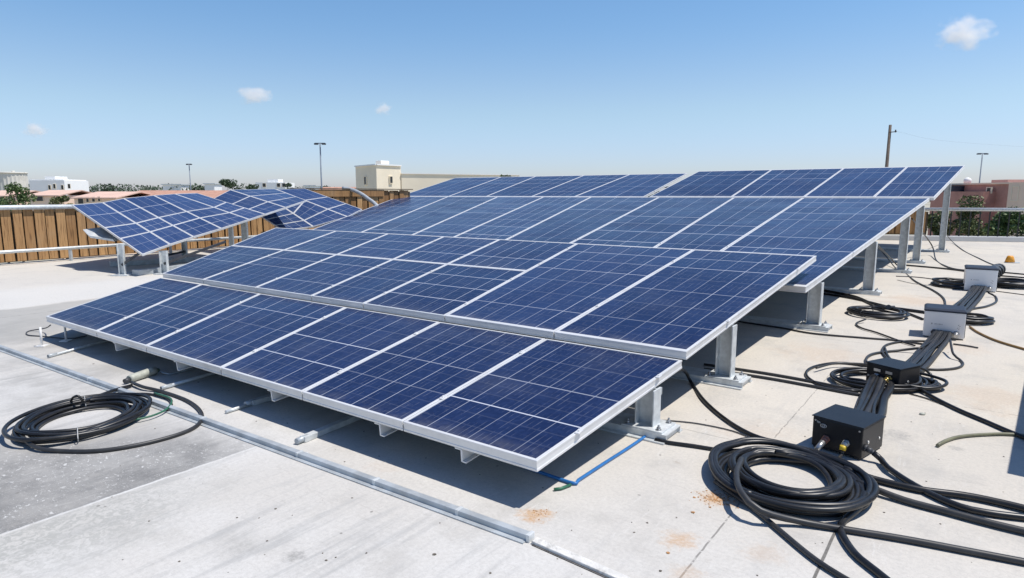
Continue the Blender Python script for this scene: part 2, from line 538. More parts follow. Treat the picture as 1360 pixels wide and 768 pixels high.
    for u0, w, v0, v1, k, s in ((0.96, 0.006, 2.0, 3.5, 0.01, 0.7), (0.475, 0.009, -2.0, 3.52, 0.004, 0.95), (1.06, 0.005, 4.6, 6.5, 0.03, 0.6),
                                (2.6, 0.006, 3.0, 9.0, 0.05, 0.7), (7.2, 0.02, -2, 2.2, 0.03, 0.25), (10.9, 0.03, -2, 6, 0.05, 0.3)):
        c = g.mix(g.math('MULTIPLY', g.math('MULTIPLY', lineu(u0, w, v0, v1, k), broke if s < 0.9 else 1.0), s), c, (0.10, 0.095, 0.085))

    def linev(v0, w, u0, u1, k):
        d = g.math('ABSOLUTE', g.math('SUBTRACT', v, g.math('ADD', v0, g.math('MULTIPLY', g.math('SUBTRACT', g.noise(uv, 5, 4), 0.5), k))))
        a = g.ramp(d, w * 0.6, w, 1, 0)
        return g.math('MULTIPLY', a, g.math('MULTIPLY', g.ramp(u, u0 - 0.05, u0), g.ramp(u, u1, u1 + 0.05, 1, 0)))
    for v0, w, u0, u1, k, s in ((6.17, 0.007, -3, 0.35, 0.05, 0.6), (4.35, 0.006, 1.2, 3.2, 0.08, 0.6), (8.2, 0.006, 1.0, 6, 0.05, 0.5)):
        c = g.mix(g.math('MULTIPLY', g.math('MULTIPLY', linev(v0, w, u0, u1, k), broke), s), c, (0.12, 0.11, 0.10))
    # stains with a shape of their own: rust, oil, damp
    rust, oil = (0.52, 0.30, 0.13), (0.26, 0.255, 0.24)
    for su, sv, r, colr, k in ((1.08, 3.42, 0.12, rust, 0.9), (1.08, 2.88, 0.10, rust, 0.6), (1.80, 2.66, 0.10, rust, 0.85), (1.30, 7.38, 0.55, rust, 0.22),
                               (0.64, 12.1, 0.75, rust, 0.33), (-0.19, 6.57, 0.45, rust, 0.22), (0.95, 2.62, 0.09, rust, 0.3), (0.72, 3.0, 0.12, rust, 0.22), (1.2, 4.6, 0.3, rust, 0.14), (0.2, 8.6, 0.5, rust, 0.2), (2.2, 6.6, 0.4, oil, 0.2), (0.75, 2.35, 0.16, rust, 0.15), (-0.5, 5.6, 0.3, oil, 0.18), (2.9, 2.62, 0.16, rust, 0.12),
                               (0.36, 5.14, 0.14, oil, 0.55), (2.5, 1.66, 0.06, oil, 0.7), (2.77, 1.55, 0.10, oil, 0.3), (0.02, 5.1, 0.05, oil, 0.6),
                               (2.1, 1.5, 0.35, oil, 0.10), (0.25, 2.9, 0.08, oil, 0.35), (5.2, 3.2, 0.5, oil, 0.15), (1.7, 5.2, 0.3, oil, 0.2)):
        d = g.math('SQRT', g.math('ADD', g.math('POWER', g.math('SUBTRACT', u, su), 2), g.math('POWER', g.math('SUBTRACT', v, sv), 2)))
        d = g.math('ADD', g.math('DIVIDE', d, r), g.math('MULTIPLY', g.math('SUBTRACT', g.noise(uv, 1.3 / r, 6, 0.75), 0.5), 3.0))
        c = g.mix(g.math('MULTIPLY', g.ramp(d, 0.2, 1.15, k, 0.0), g.ramp(fine, 0.35, 0.62, 0.55, 1.15)), c, colr)
    sc1 = g.noise(g.combine(g.math('MULTIPLY', u, 3.0), g.math('MULTIPLY', v, 14.0), 1.0), 1.3, 6, 0.75, 1.2)
    sc3 = g.noise(g.combine(g.math('MULTIPLY', u, 16.0), g.math('MULTIPLY', v, 2.5), 6.0), 1.1, 6, 0.75, 1.5)
    c = g.mix(g.math('MULTIPLY', g.ramp(sc1, 0.54, 0.7), g.ramp(big, 0.4, 0.6, 0.12, 0.4)), c, (0.38, 0.36, 0.325))
    c = g.mix(g.math('MULTIPLY', g.ramp(sc3, 0.55, 0.7), g.ramp(mid, 0.4, 0.6, 0.1, 0.35)), c, (0.70, 0.69, 0.66))
    # pits and dark specks
    vo = g.new("ShaderNodeTexVoronoi"); vo.inputs['Scale'].default_value = 5.5
    g.put(vo.inputs['Vector'], uv)
    sc = g.new("ShaderNodeSeparateColor"); g.put(sc.inputs[0], vo.outputs['Color'])
    pit = g.math('MULTIPLY', g.ramp(g.math('ADD', vo.outputs['Distance'], g.math('MULTIPLY', g.math('SUBTRACT', g.noise(uv, 60, 2), 0.5), 0.08)), 0.035, 0.06, 1, 0), g.ramp(sc.outputs[0], 0.55, 0.6))
    c = g.mix(g.math('MULTIPLY', pit, 0.75), c, (0.16, 0.15, 0.135))
    vo2 = g.new("ShaderNodeTexVoronoi"); vo2.inputs['Scale'].default_value = 2.1
    g.put(vo2.inputs['Vector'], uv)
    sc2 = g.new("ShaderNodeSeparateColor"); g.put(sc2.inputs[0], vo2.outputs['Color'])
    pit2 = g.math('MULTIPLY', g.ramp(g.math('ADD', vo2.outputs['Distance'], g.math('MULTIPLY', g.math('SUBTRACT', g.noise(uv, 24, 4), 0.5), 0.16)), 0.04, 0.09, 1, 0), g.ramp(sc2.outputs[1], 0.72, 0.75))
    c = g.mix(g.math('MULTIPLY', pit2, 0.5), c, (0.30, 0.24, 0.17))
    c = g.mix(g.ramp(fine, 0.35, 0.7, 0.0, 0.28), c, (0.32, 0.31, 0.29))
    c = g.mix(g.ramp(grit, 0.52, 0.75, 0.0, 0.32), c, (0.28, 0.27, 0.25))
    nt.links.new(c, b.inputs['Base Color'])
    b.inputs['Roughness'].default_value = 0.9
    h = g.math('ADD', g.math('MULTIPLY', fine, 0.6), g.math('ADD', g.math('MULTIPLY', grit, 0.4), g.math('MULTIPLY', seam, 2.0)))
    nt.links.new(g.bump(h, 0.35, 0.004), b.inputs['Normal'])
    return m


M['roof'] = roof_mat()

# ---------------------------------------------------------------- the setting
bm = bmesh.new()
s = 9000
bm.faces.new([bm.verts.new(p) for p in ((-s, -s, -8), (s, -s, -8), (s, s, -8), (-s, s, -8))])
tag(build('ground', bm, M['ground']), kind='structure')

FA = Vector((-12.43, 15.46, 0))                     # left fence line
FDIR = (Vector((-8.72, 21.15, 0)) - FA).normalized()
CORNER = FA + FDIR * 14.6
RB = Vector((18.26, 22.95, 0))                      # back parapet line
RDIR = (Vector((16.08, 23.45, 0)) - RB).normalized()
# meet of the two lines
den = FDIR.x * RDIR.y - FDIR.y * RDIR.x
tt = ((RB - FA).x * RDIR.y - (RB - FA).y * RDIR.x) / den
MEET = FA + FDIR * tt
FN = Vector((-FDIR.y, FDIR.x, 0))                   # outwards at the left
RN = Vector((-RDIR.y, RDIR.x, 0))
if RN.y < 0: RN = -RN

roof_pts = [FA - FDIR * 24 + FN * 0.35, MEET + FN * 0.2 + RN * 0.2, RB - RDIR * 22 + RN * 0.35, Vector((34, -12, 0)), Vector((-20, -12, 0))]
bm = bmesh.new()
top = [bm.verts.new(p) for p in roof_pts]
bot = [bm.verts.new(p + Vector((0, 0, -7.9))) for p in roof_pts]
bm.faces.new(top if (roof_pts[1] - roof_pts[0]).cross(roof_pts[2] - roof_pts[1]).z > 0 else top[::-1])
for i in range(len(top)):
    j = (i + 1) % len(top)
    bm.faces.new((top[i], bot[i], bot[j], top[j]))
bmesh.ops.recalc_face_normals(bm, faces=bm.faces[:])
tag(build('roof_deck', bm, M['roof']), kind='structure')


# ---------------------------------------------------------------- fences
def slat_fence(name, label, a, d, L, h, nrm, pitch=0.235, low_rail=None, top_cap=True, group=None, board=True, lean=0.0):
    t = thing(name, label, 'fence', a)
    bm = bmesh.new()
    n = int(L / pitch)
    for i in range(n):
        c = a + d * ((i + 0.5) * pitch)
        w = pitch * random.uniform(0.40, 0.47)
        hh = h + random.uniform(-0.015, 0.01)
        off = 0.018 if i % 2 else -0.012
        box(bm, c + nrm * off + Z * (hh / 2 + 0.03), d, nrm, Z, w, 0.012, hh / 2 - 0.03, 0.004)
    build('boards', bm, M['wood'], t)
    bm = bmesh.new()
    for zz in (0.25 * h, 0.78 * h):
        beam(bm, a + nrm * 0.07 + Z * zz, a + d * L + nrm * 0.07 + Z * zz, 0.05, 0.09)
    box(bm, a + d * (L / 2) + nrm * 0.10 + Z * (h * 0.5), d, nrm, Z, L / 2, 0.006, h * 0.47)
    build('backing', bm, M['bark'], t)
    if top_cap:
        bm = bmesh.new()
        tube(bm, [a - nrm * 0.02 + Z * (h + 0.045), a + d * L - nrm * 0.02 + Z * (h + 0.045)], 0.062, 10)
        build('top_rail', bm, M['galv'], t)
    if low_rail:
        z0, off, l2 = low_rail
        bm = bmesh.new()
        tube(bm, [a - nrm * off + Z * z0, a + d * l2 - nrm * off + Z * z0], 0.042, 8)
        build('low_rail', bm, M['galv'], t)
        k = 0
        while k * 2.6 + 1.0 < l2:
            bm = bmesh.new()
            c = a + d * (k * 2.6 + 1.0) - nrm * off
            beam(bm, c, c + Z * (z0 - 0.03), 0.06, 0.06, up=X)
            build('rail_post', bm, M['galv_dull'], t)
            k += 1
    return t


SF = FA - FDIR * 10
slat_fence('wooden_fence', 'low brown board fence with a grey pipe on top, along the left roof edge', SF, FDIR, 18.6, 1.33, FN, low_rail=(0.33, 0.35, 21.0))
SF2 = FA + FDIR * 8.65
slat_fence('wooden_fence', 'taller brown board fence with a plain top plank, in front of the cream building', SF2, FDIR, tt - 8.9, 1.86, FN, top_cap=False, pitch=0.3)
t = bpy.data.objects['wooden_fence.001']
bm = bmesh.new()
beam(bm, SF2 - FN * 0.05 + Z * 1.74, SF2 + FDIR * (tt - 8.9) * 0.72 - FN * 0.05 + Z * 1.74, 0.03, 0.26)
build('top_plank', bm, M['wood'], t)
bm = bmesh.new()
beam(bm, SF2 + Z * 1.9, SF2 + FDIR * (tt - 8.9) + Z * 1.9, 0.18, 0.035)
build('cap_board', bm, M['bark'], t)

# a bent dark pipe hangs over the tall fence
bm = bmesh.new()
pp = [AT(455, 250, 25.0), AT(468, 252.5, 24.9), AT(480, 258, 24.6), AT(490, 265, 24.3), AT(498, 271, 24.0), AT(506, 281, 23.6)]
tube(bm, spline(pp, 0.1), 0.075, 8)
tag(build('bent_pipe', bm, M['galv_dull'], origin=pp[2]), 'bent dark grey pipe hanging over the top of the tall board fence', 'pipe')

# back edge: parapet, board fence and iron railing
Lr = (RB - MEET).dot(-RDIR)
bm = bmesh.new()
pa, pb = MEET - RDIR * 0.1, RB - RDIR * 22
beam(bm, pa + Z * 0.09 + RN * 0.1, pb + Z * 0.09 + RN * 0.1, 0.34, 0.18, bevel=0.02)
tag(build('parapet', bm, M['parapet'], origin=(pa + pb) / 2), 'low white parapet kerb under the railing along the back roof edge', 'parapet')
WE = RB + RDIR * 3.0                               # where boards give way to the railing
b0 = WE + RDIR * 9.5
bm = bmesh.new()
slat_fence('wooden_fence', 'short brown board fence behind the rear posts, left of the iron railing', b0 + Z * 0.18 + RN * 0.08, -RDIR, 9.5, 0.9, RN, pitch=0.2, top_cap=False)
t = thing('iron_railing', 'dark iron picket railing with grey pipe handrail on the white parapet', 'railing', WE + Z * 0.18)
LR = 24.0
bm = bmesh.new()
for i in range(int(LR / 0.31)):
    c = WE - RDIR * (i * 0.31 + 0.1) + RN * 0.08
    beam(bm, c + Z * 0.18, c + Z * 1.14, 0.032, 0.032, up=X)
build('pickets', bm, M['iron'], t)
bm = bmesh.new()
c0 = WE + RDIR * 1.6 + RN * 0.08 + Z * 1.15
tube(bm, [c0, c0 - RDIR * (LR + 1.6)], 0.065, 10)
build('handrail', bm, M['galv'], t)


# ---------------------------------------------------------------- town behind
def block(name, mt, parent, c, ax, ay, sx, sy, z0, z1):
    bm = bmesh.new()
    box(bm, Vector((c.x, c.y, (z0 + z1) / 2)), ax, ay, Z, sx, sy, (z1 - z0) / 2)
    return build(name, bm, mt, parent)


def window(parent, c, ax, nrm, w, h, frame=True):
    "opening with a projecting frame and glass set 3 cm proud"
    bm = bmesh.new()
    t_ = 0.05
    for sgn in (-1, 1):
        box(bm, c + ax * (sgn * (w / 2 + t_ / 2)) + nrm * 0.03, ax, nrm, Z, t_ / 2, 0.06, h / 2 + t_)
        box(bm, c + Z * (sgn * (h / 2 + t_ / 2)) + nrm * 0.03, ax, nrm, Z, w / 2, 0.06, t_ / 2)
    f = build('window', bm, M['cream'], parent)
    bm = bmesh.new()
    box(bm, c + nrm * 0.02, ax, nrm, Z, w / 2, 0.02, h / 2)
    build('pane', bm, M['dark_glass'], f)
    return f


def px_h(y, Y):
    return AT(680, y, Y).z


def horiz(p):
    return Vector((p.x, p.y, 0))


# cream tower with its long low wing
Yc = 62.0
t = thing('cream_building', 'cream box building with two small dark windows and a long plain wing', 'building', horiz(AT(500, 250, Yc)) - Z * 8)
pl, pc, pr = horiz(AT(473, 250, 66)), horiz(AT(500.5, 250, Yc)), horiz(AT(533, 250, 64.5))
ax1, ax2 = (pl - pc).normalized(), (pr - pc).normalized()
bm = bmesh.new()
zt = px_h(219.5, Yc)
p4 = pl + pr - pc
base = [pc, pr, p4, pl]
vb = [bm.verts.new(p - Z * 8) for p in base]; vt = [bm.verts.new(p + Z * zt) for p in base]
bm.faces.new(vt)
for i in range(4):
    j = (i + 1) % 4
    bm.faces.new((vb[i], vb[j], vt[j], vt[i]))
bmesh.ops.recalc_face_normals(bm, faces=bm.faces[:])
build('wall', bm, M['cream'], t)
bm = bmesh.new()
for a, b in ((pc, pr), (pc, pl)):
    beam(bm, a + Z * (zt + 0.06), b + Z * (zt + 0.06), 0.25, 0.12)
build('roof_edge', bm, M['white_render'], t)
n1 = Vector((ax1.y, -ax1.x, 0)); n1 = n1 if n1.y < 0 else -n1
n2 = Vector((ax2.y, -ax2.x, 0)); n2 = n2 if n2.y < 0 else -n2
window(t, AT(486.5, 240, 64) - Z * 0 + n1 * 0.05, ax1, n1, 0.52, 0.75)
window(t, AT(518.5, 239, 63.4) + n2 * 0.05, ax2, n2, 0.32, 0.62)
bm = bmesh.new()
box(bm, AT(508, 217, 66), ax2, n2, Z, 0.55, 0.4, 0.25, 0.05)
build('rooftop_vent', bm, M['white_render'], t)
wl_, wr_ = horiz(AT(533.5, 250, 64.4)), horiz(AT(690, 250, 70))
axw = (wr_ - wl_).normalized(); nw = Vector((axw.y, -axw.x, 0)); nw = nw if nw.y < 0 else -nw
block('wing', M['cream'], t, (wl_ + wr_) / 2 - nw * 4, axw, nw, (wr_ - wl_).length / 2, 4, -8, px_h(231.5, 66))
bm = bmesh.new()
beam(bm, wl_ + Z * px_h(231, 66) , wr_ + Z * px_h(231, 66), 0.2, 0.1)
build('wing_edge', bm, M['white_render'], t)

# white house
Yw = 140.0
t = thing('white_building', 'white flat-roofed house with a small rooftop hut, left background', 'building', horiz(AT(80, 250, Yw)) - Z * 8)
c = horiz(AT(80, 250, Yw + 4))
hw = (AT(103.5, 250, Yw) - AT(57, 250, Yw)).length / 2
block('wall', M['white_render'], t, c, X, Y_, hw, 4, -8, px_h(239.5, Yw))
block('parapet', M['white_render'], t, horiz(AT(79, 250, Yw + 4)), X, Y_, hw * 0.96, 3.8, px_h(239.5, Yw), px_h(238.3, Yw))
hut = block('roof_hut', M['white_render'], t, horiz(AT(76, 250, Yw + 4)), X, Y_, 1.1, 2, px_h(238, Yw), px_h(234, Yw))
for wx, wy in ((66, 249), (72.5, 247.5), (92, 247.5), (83, 249)):
    window(t, AT(wx, wy, Yw - 0.05), X, -Y_, 0.5, 0.9)

# beige ribbed tank
Yt = 210.0
t = thing('storage_tank', 'beige ribbed round tank behind the leftmost tree', 'tank', horiz(AT(18, 250, Yt)) - Z * 8)
bm = bmesh.new()
c = horiz(AT(17, 250, Yt)); R_ = (AT(34, 250, Yt) - AT(0, 250, Yt)).length / 2
nseg = 48
z0, z1 = -8, px_h(231, Yt)
vb, vt = [], []
for k in range(nseg):
    a = 2 * math.pi * k / nseg
    rr = R_ * (1.0 if k % 2 else 0.96)
    vb.append(bm.verts.new(c + Vector((math.cos(a) * rr, math.sin(a) * rr, z0))))
    vt.append(bm.verts.new(c + Vector((math.cos(a) * rr, math.sin(a) * rr, z1))))
for k in range(nseg):
    j = (k + 1) % nseg
    bm.faces.new((vb[k], vb[j], vt[j], vt[k]))
bm.faces.new(vt)
build('shell', bm, M['beige_metal'], t)
bm = bmesh.new()
tube(bm, [c + Vector((math.cos(2 * math.pi * k / 32) * R_, math.sin(2 * math.pi * k / 32) * R_, z1 + 0.25)) for k in range(33)], 0.28, 6)
build('rim', bm, M['beige_metal'], t)
bm = bmesh.new()
cyl(bm, c + Vector((2.2, -2, z1)), c + Vector((2.2, -2, z1 + 0.9)), 0.5, 8)
build('roof_vent', bm, M['beige_metal'], t)


# long pinkish houses with terracotta roofs
def house(label, xl, xr, yt, yr, Yd, depth, wins, wallmat, roofmat):
    t = thing('terracotta_house', label, 'house', horiz(AT((xl + xr) / 2, 250, Yd)) - Z * 8)
    a, b = horiz(AT(xl, 250, Yd)), horiz(AT(xr, 250, Yd))
    zt, zr = px_h(yt, Yd), px_h(yr, Yd + depth / 2)
    block('wall', wallmat, t, (a + b) / 2 + Y_ * depth / 2, X, Y_, (b - a).length / 2, depth / 2, -8, zt)
    bm = bmesh.new()
    e = 0.35
    p = [a + Vector((-e, -e, zt)), b + Vector((e, -e, zt)), b + Vector((e, depth / 2, zr)), a + Vector((-e, depth / 2, zr)), a + Vector((-e, depth + e, zt)), b + Vector((e, depth + e, zt))]
    q = [x - Z * 0.15 for x in p]
    v = [bm.verts.new(x) for x in p]; w = [bm.verts.new(x) for x in q]
    for f in ((0, 1, 2, 3), (3, 2, 5, 4)):
        bm.faces.new([v[i] for i in f]); bm.faces.new([w[i] for i in reversed(f)])
    for i, j in ((0, 1), (1, 2), (2, 5), (5, 4), (4, 3), (3, 0)):
        bm.faces.new((v[j], v[i], w[i], w[j]))
    bmesh.ops.recalc_face_normals(bm, faces=bm.faces[:])
    build('roof', bm, roofmat, t)
    for wx, wy, ww, wh in wins:
        window(t, AT(wx, wy, Yd - 0.05), X, -Y_, ww, wh)
    return t


house('pale peach house with small dark windows and a flat pinkish roof, beside the left trees', 97, 152, 262.5, 254.5, 92, 12,
      ((107.5, 266.5, 0.75, 0.9), (116.5, 265.5, 0.35, 0.65), (124.5, 265, 0.4, 0.6), (132, 264.5, 0.3, 0.6)), M['pale_wall'], M['pink_render'])
house('long terracotta roofed house stretching behind the warped panels', 153, 305, 263, 253, 98, 14, ((170, 268, 0.6, 0.8), (210, 268, 0.6, 0.8)), M['pale_wall'], M['terracotta'])
house('small peach house with a wide dark window between the two left trees', 37, 76, 259.5, 252.5, 96, 10, ((53, 264, 1.0, 0.7), (45, 264, 0.35, 0.7)), M['pale_wall'], M['pink_render'])
house('peach house half hidden behind the leftmost tree', -30, 12, 260, 253, 99, 10, ((2, 265, 0.6, 0.7),), M['pale_wall'], M['pink_render'])
house('low brick red roofed house above the tall board fence', 418, 470, 256, 248.5, 100, 12, ((440, 262, 0.6, 0.8),), M['far_brick'], M['terracotta'])

# white far buildings
Yf = 190.0
t = thing('white_building', 'white stepped building with a box on its roof, beyond the warped panels', 'building', horiz(AT(366, 250, Yf)) - Z * 8)
block('wall', M['white_render'], t, horiz(AT(366, 250, Yf + 4)), X, Y_, (AT(386, 250, Yf) - AT(346, 250, Yf)).length / 2, 4, -8, px_h(242.5, Yf))
block('roof_box', M['white_render'], t, horiz(AT(366, 250, Yf + 4)), X, Y_, 1.6, 2, px_h(242.5, Yf), px_h(238, Yf))
for wx in (351, 370, 377):
    window(t, AT(wx, 246, Yf - 0.05), X, -Y_, 0.9, 1.0)
for (xa, xb, yt_, lab) in ((222, 246, 244.5, 'low white shed far off, left of the thin lamp pole'), (277, 290, 243.5, 'tiny white far building just left of the bushy tree'), (408, 422, 246, 'tiny pale far building at the foot of the tall lamp pole')):
    t = thing('white_building', lab, 'building', horiz(AT((xa + xb) / 2, 250, 230)) - Z * 8)
    block('wall', M['white_render'], t, horiz(AT((xa + xb) / 2, 250, 233)), X, Y_, (AT(xb, 250, 230) - AT(xa, 250, 230)).length / 2, 3, -8, px_h(yt_ + 1.2, 230))
    block('roof', M['galv'], t, horiz(AT((xa + xb) / 2, 250, 233)), X, Y_, (AT(xb, 250, 230) - AT(xa, 250, 230)).length / 2 + 0.4, 3.4, px_h(yt_ + 1.2, 230), px_h(yt_, 230))

# brick red building at the right
Yb = 46.0
t = thing('brick_building', 'brownish pink brick building with a small dark window and a peach end, right background', 'building', horiz(AT(1310, 260, Yb)) - Z * 8)
a, b = horiz(AT(1258, 250, 52)), horiz(AT(1342, 250, Yb))
axb = (b - a).normalized(); nb = Vector((axb.y, -axb.x, 0)); nb = nb if nb.y < 0 else -nb
zt = px_h(244.5, Yb)
block('wall', M['far_brick'], t, (a + b) / 2 - nb * 4, axb, nb, (b - a).length / 2, 4, -8, zt)
block('front_wing', M['far_brick'], t, a + axb * 2.2 + nb * 0.5, axb, nb, 2.6, 0.5, -8, px_h(254.5, 49))
bm = bmesh.new(); beam(bm, a + Z * (zt + 0.06), b + Z * (zt + 0.06), 0.25, 0.12); build('roof_edge', bm, M['pale_wall'], t)
window(t, AT(1316, 253, 47.4) + nb * 0.1, axb, nb, 0.36, 0.36)
cend = b + axb * 4.0
block('peach_wing', M['pale_wall'], t, cend - nb * 4.0 + nb * 0.15, axb, nb, 4.0, 4.0, -8, px_h(242.5, Yb))
window(t, AT(1350, 257, 45.4) + nb * 0.05, axb, nb, 0.5, 0.95)
window(t, AT(1359, 257, 45.0) + nb * 0.05, axb, nb, 0.4, 0.95)
block('roof_hut', M['pink_render'], t, horiz(AT(1338, 250, 49)), axb, nb, 0.75, 0.7, zt, px_h(238.5, 48))
bm = bmesh.new()
bmesh.ops.create_icosphere(bm, subdivisions=2, radius=0.28, matrix=Matrix.Translation(AT(1285, 240.5, 51)))
build('satellite_dish', bm, M['white_render'], t, smooth=True)
bm = bmesh.new(); cyl(bm, AT(1285, 240.5, 51) - Z * 1.2, AT(1285, 240.5, 51), 0.05, 6); build('dish_mast', bm, M['galv'], t)
block('dark_shed', M['grey_lid'], t, horiz(AT(1270, 250, 51)), axb, nb, 0.8, 0.9, -1, px_h(247.5, 51))


# lamp poles and the utility pole
def lamp_pole(label, x, ytop, Yd, xb, arm, r):
    base_ = horiz(AT(xb, 258, Yd)) - Z * 8
    top_ = AT(x, ytop, Yd)
    t = thing('lamp_pole', label, 'lamp pole', base_)
    bm = bmesh.new(); tube(bm, [base_, base_.lerp(top_, 0.5), top_], r * 1.25, 8, True, r * 0.8); build('pole', bm, M['pole'], t)
    bm = bmesh.new(); beam(bm, top_ - X * arm, top_ + X * arm, r * 1.2, r * 1.2); build('cross_arm', bm, M['pole'], t)
    for sgn in (-1, 1):
        bm = bmesh.new()
        box(bm, top_ + X * (sgn * arm * 0.75) - Z * r * 0.8, X, Y_, Z, arm * 0.38, r * 1.6, r * 0.9, r * 0.2)
        build('lamp_head', bm, M['dark_grey'], t)


lamp_pole('tall grey lamp pole with twin heads, left of the cream building', 425, 190.5, 80, 427, 0.62, 0.10)
lamp_pole('thin distant lamp pole above the long terracotta roof', 251, 218, 120, 254, 0.45, 0.10)
lamp_pole('grey twin headed lamp pole beside the brick building at right', 1305, 204, 58, 1299, 0.42, 0.055)
base_ = horiz(AT(1174, 258, 50)) - Z * 8
top_ = AT(1182.5, 166, 50)
t = thing('utility_pole', 'dark wooden utility pole with a short side arm, above the rear panels', 'pole', base_)
bm = bmesh.new(); tube(bm, [base_, base_.lerp(top_, 0.5), top_], 0.20, 10, True, 0.10); build('pole', bm, M['pole_wood'], t)
bm = bmesh.new(); p = AT(1182, 176, 49.9); beam(bm, p - X * 0.12, p + X * 0.5 + Z * 0.06, 0.06, 0.06); build('side_arm', bm, M['pole_wood'], t)
bm = bmesh.new(); cyl(bm, p + X * 0.42, p + X * 0.42 + Z * 0.2, 0.05, 8); build('insulator', bm, M['dark_grey'], t)
bm = bmesh.new(); tube(bm, spline([p + X * 0.45 + Z * .08, AT(1262, 188, 60), AT(1420, 199, 80)], 1.0), 0.004, 4)
build('wire', bm, M['pole'], t)


# trees
def leaves(bm, c, R, n, size, rng, flat=0.75):
    c = Vector(c)
    for _ in range(n):
        while True:
            p = Vector((rng.uniform(-1, 1), rng.uniform(-1, 1), rng.uniform(-1, 1)))
            if 0.15 < p.length < 1: break
        p = p.normalized() * (p.length ** 0.5)
        q = c + Vector((p.x * R, p.y * R, p.z * R * flat))
        a = Vector((rng.gauss(0, 1), rng.gauss(0, 1), rng.gauss(0, 1))).normalized()
        b_ = a.cross(Vector((rng.gauss(0, 1), rng.gauss(0, 1), rng.gauss(0, 1)))).normalized()
        s_ = size * rng.uniform(0.6, 1.3)
        vs = [bm.verts.new(q + a * s_), bm.verts.new(q + b_ * s_ * 0.55), bm.verts.new(q - a * s_), bm.verts.new(q - b_ * s_ * 0.55)]
        bm.faces.new(vs)


def tree(name, label, base_, ztop, R, mt, seed, clumps=26, n=90, size=0.16, group=None, crown_low=0.35, trunk_r=0.15):
    rng = random.Random(seed)
    t = thing(name, label, 'tree', base_, group)
    H = ztop - base_.z
    bmt, bml = bmesh.new(), bmesh.new()
    tube(bmt, spline([base_, base_ + Vector((rng.uniform(-.1, .1) * R, 0, H * 0.35)), base_ + Vector((rng.uniform(-.1, .1) * R, 0, H * 0.8))], H / 8), trunk_r, 7, True, trunk_r * 0.3)
    for k in range(clumps):
        f = rng.random()
        zz = crown_low + (1 - crown_low) * f
        env = math.sin(math.pi * min(1, 0.18 + 0.82 * f * 0.95)) ** 0.6
        a = rng.uniform(0, 6.283)
        rr = R * env * math.sqrt(rng.random()) * 0.85
        c = base_ + Vector((math.cos(a) * rr, math.sin(a) * rr, H * zz - R * 0.2))
        cr = R * rng.uniform(0.2, 0.42)
        c.z = min(c.z, ztop - cr * 0.6)
        leaves(bml, c, cr, n, size, rng)
        if k % 2 == 0:
            tube(bmt, [base_ + Z * (H * max(0.2, zz - 0.3)), c], trunk_r * 0.3, 5, True, trunk_r * 0.08)
    build('trunk', bmt, M['bark'], t)
    build('crown', bml, mt, t)
    return t


def Tb(x, Yd): return horiz(AT(x, 258, Yd)) - Z * 8


tree('leafy_tree', 'round dark green tree in front of the beige tank, leftmost in the background', Tb(22, 80), px_h(243, 80), 2.1, M['leaf'], 1, 34, 130, 0.15, crown_low=0.4)
tree('leafy_tree', 'bushy green tree just above the fence rail, beside the peach house', Tb(80, 70), px_h(256, 70), 1.75, M['leaf_olive'], 2, 30, 120, 0.14, crown_low=0.45)
tree('leafy_tree', 'low dark tree peeking over the fence at the far left edge', Tb(2, 74), px_h(262, 74), 1.9, M['leaf'], 3, 24, 100, 0.14, crown_low=0.4)
tree('leafy_tree', 'spreading dark tree on the skyline right of the long terracotta roof', Tb(303, 150), px_h(236.5, 150), 2.9, M['leaf_dark'], 4, 26, 110, 0.24, crown_low=0.4)
tree('leafy_tree', 'low green tree at the right end of the white stepped building', Tb(384, 170), px_h(243.5, 170), 1.7, M['leaf_far'], 5, 16, 80, 0.22, crown_low=0.5)
tree('leafy_tree', 'dark tree on the skyline just left of the white stepped building', Tb(337, 175), px_h(241.5, 175), 2.4, M['leaf_dark'], 6, 20, 90, 0.25, crown_low=0.5)
tree('leafy_tree', 'small green tree top poking up behind the rear row of panels', Tb(672, 60), px_h(225.5, 60), 0.72, M['leaf'], 7, 16, 80, 0.09, crown_low=0.75)
tree('leafy_shrub', 'sparse olive shrub behind the iron railing and the last post', Tb(1288, 34), px_h(260, 34), 1.15, M['leaf_olive'], 8, 40, 110, 0.085, crown_low=0.55, trunk_r=0.07)
tree('leafy_shrub', 'olive shrub seen between the two rearmost posts', Tb(1252, 33), px_h(266, 33), 0.95, M['leaf_olive'], 9, 34, 100, 0.10, crown_low=0.6, trunk_r=0.07)
tree('leafy_shrub', 'green shrub behind the railing at the right edge, below the peach wall', Tb(1350, 32), px_h(273, 32), 1.3, M['leaf'], 10, 40, 110, 0.10, crown_low=0.55, trunk_r=0.07)
tree('leafy_shrub', 'low green shrub behind the railing between the olive and right edge shrubs', Tb(1318, 35), px_h(296, 35), 1.5, M['leaf_olive'], 11, 34, 100, 0.10, crown_low=0.6, trunk_r=0.07)

